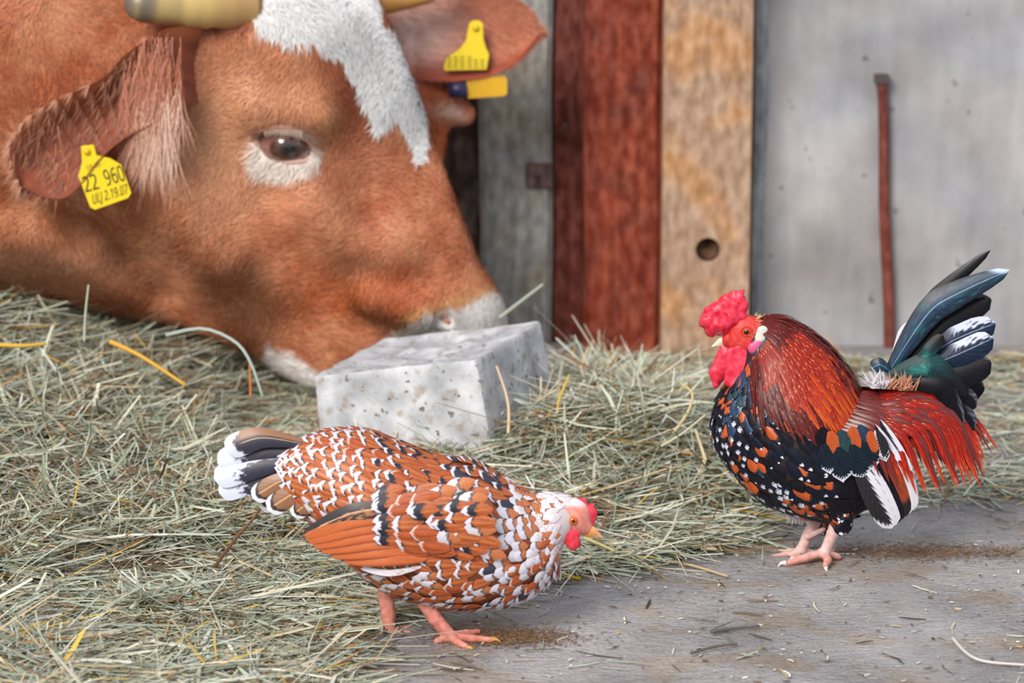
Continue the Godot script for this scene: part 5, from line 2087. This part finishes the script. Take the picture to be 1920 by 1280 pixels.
func gd(px: float, py: float, up := 0.004) -> Array:   # a point on the floor as [px, py, depth]
	var g := ground(px, py)
	var d := -(g - EYE).y * SP - (g - EYE).z * CP
	return [px, py, d - up * 4.0]

func build_litter() -> void:
	stalk("straw", "pale bent straw standing upright before the block's shaded face", [[953, 812, 3.84], [954, 770, 3.85], [948, 735, 3.86], [931, 686, 3.87]], 0.0022, lin(206, 180, 150))
	stalk("straw", "short pale straw leaning on the block's shaded corner", [[1006, 752, 3.93], [1024, 741, 3.93], [1044, 730, 3.93]], 0.0019, lin(206, 190, 166))
	stalk("grass_stem", "long grey-green stem arching in front of the cow's throat", [[312, 628, 4.02], [380, 616, 4.0], [440, 640, 3.98], [470, 680, 3.97], [492, 742, 3.97]], 0.0026, lin(164, 176, 166), "stem")
	stalk("straw", "thick golden stalk lying below the cow's jaw", [[206, 640, 3.98], [265, 668, 3.97], [348, 722, 3.96]], 0.0034, lin(206, 160, 62))
	stalk("straw", "golden stalk at the outer edge of the heap beneath the neck", [[-20, 645, 3.93], [40, 648, 3.93], [86, 644, 3.94]], 0.0032, lin(206, 166, 66))
	stalk("twig", "thin brown twig sloping out from under the hen's tail", [gd(404, 1060, 0.03), [446, 1004, 3.40], [478, 968, 3.39], [492, 946, 3.38]], 0.0021, lin(122, 88, 66), "twig")
	stalk("straw", "yellow flat straw lying on the floor below the hen's breast", [gd(1036, 1074), gd(1060, 1079), gd(1088, 1084)], 0.0034, lin(214, 184, 60))
	stalk("straw", "yellow straw running away from the hen's beak", [gd(1096, 1008, 0.02), gd(1120, 1018, 0.02), gd(1152, 1032, 0.02)], 0.0022, lin(206, 190, 124))
	stalk("straw", "long tan straw lying on bare concrete between hen and rooster", [gd(1150, 1044), gd(1220, 1048), gd(1290, 1058), gd(1364, 1080)], 0.0022, lin(190, 166, 130))
	stalk("straw", "second tan straw crossing the long one on the concrete", [gd(1046, 1048), gd(1130, 1042), gd(1200, 1044)], 0.0028, lin(202, 182, 146))
	stalk("grass_stem", "pale green stem standing up against the cow's throat", [[158, 640, 4.0], [160, 590, 4.0], [166, 534, 4.0]], 0.0018, lin(170, 182, 160), "stem")
	stalk("grass_stem", "grey-green blade sticking out beside the cow's nose", [[936, 596, 4.24], [975, 566, 4.24], [1018, 533, 4.24]], 0.0028, lin(166, 174, 162), "stem")
	stalk("twig", "dark twig with a thick end on the bare floor", [gd(1335, 1184), gd(1370, 1178), gd(1424, 1173)], 0.0022, lin(96, 92, 90), "twig")
	stalk("twig", "dark crooked twig with a brown bud on the bare floor", [gd(1296, 1224), gd(1340, 1212), gd(1382, 1206)], 0.0016, lin(104, 92, 80), "twig")
	stalk("straw", "bent white straw on the floor in front of the rooster", [gd(1786, 1196), gd(1815, 1226), gd(1850, 1240), gd(1922, 1246)], 0.002, lin(206, 200, 196))
	stalk("straw", "bent tan straw standing in the hay before the rooster's breast", [[1262, 812, 3.86], [1290, 772, 3.87], [1298, 738, 3.88], [1276, 718, 3.89]], 0.0022, lin(196, 180, 136))
	stalk("straw", "pale straight straw rising towards the rooster's breast", [[1240, 836, 3.82], [1280, 812, 3.81], [1322, 778, 3.80]], 0.0017, lin(196, 196, 168))
	stalk("straw", "white straw lying on the floor behind the rooster's tail", [gd(1846, 897), gd(1880, 898), gd(1924, 899)], 0.0026, lin(206, 202, 192))
	stalk("straw", "orange dry stem upright in the hay by the cow's chin", [[470, 745, 3.98], [469, 710, 3.98], [468, 674, 3.99]], 0.0018, lin(190, 116, 64))
	# crumbs of straw, leaf and dung all over the floor
	var mb := MB.new()
	rng.seed = 91
	for k in 5200:
		var z := -rng.randf_range(2.8, 4.55)
		var reach := 0.175 * -z + 0.05
		var x := rng.randf_range(-reach, reach)
		if hay_cover(x, z) > 0.7:
			continue
		if rng.randf() < 0.5 and hay_noise.get_noise_2d(x * 14.0, z * 14.0) < 0.0:
			continue
		var c := hay_colour(rng)
		var t := rng.randf()
		if t < 0.34:
			c = blend(lin(70, 62, 54), lin(112, 96, 78), rng.randf())
		elif t < 0.5:
			c = lin(206, 202, 196)
		var len := rng.randf_range(0.002, 0.009) if rng.randf() < 0.82 else rng.randf_range(0.012, 0.05)
		blade(mb, Vector3(x, rng.randf_range(0.001, 0.003), z), rng.randf() * TAU, rng.randfn(0, 0.08), len, rng.randf_range(0.0005, 0.0016), Vector3(rng.randfn(0, 0.3), 0, rng.randfn(0, 0.3)), c, 2)
	# fine brown crumbs in two strips to the right of the birds' feet
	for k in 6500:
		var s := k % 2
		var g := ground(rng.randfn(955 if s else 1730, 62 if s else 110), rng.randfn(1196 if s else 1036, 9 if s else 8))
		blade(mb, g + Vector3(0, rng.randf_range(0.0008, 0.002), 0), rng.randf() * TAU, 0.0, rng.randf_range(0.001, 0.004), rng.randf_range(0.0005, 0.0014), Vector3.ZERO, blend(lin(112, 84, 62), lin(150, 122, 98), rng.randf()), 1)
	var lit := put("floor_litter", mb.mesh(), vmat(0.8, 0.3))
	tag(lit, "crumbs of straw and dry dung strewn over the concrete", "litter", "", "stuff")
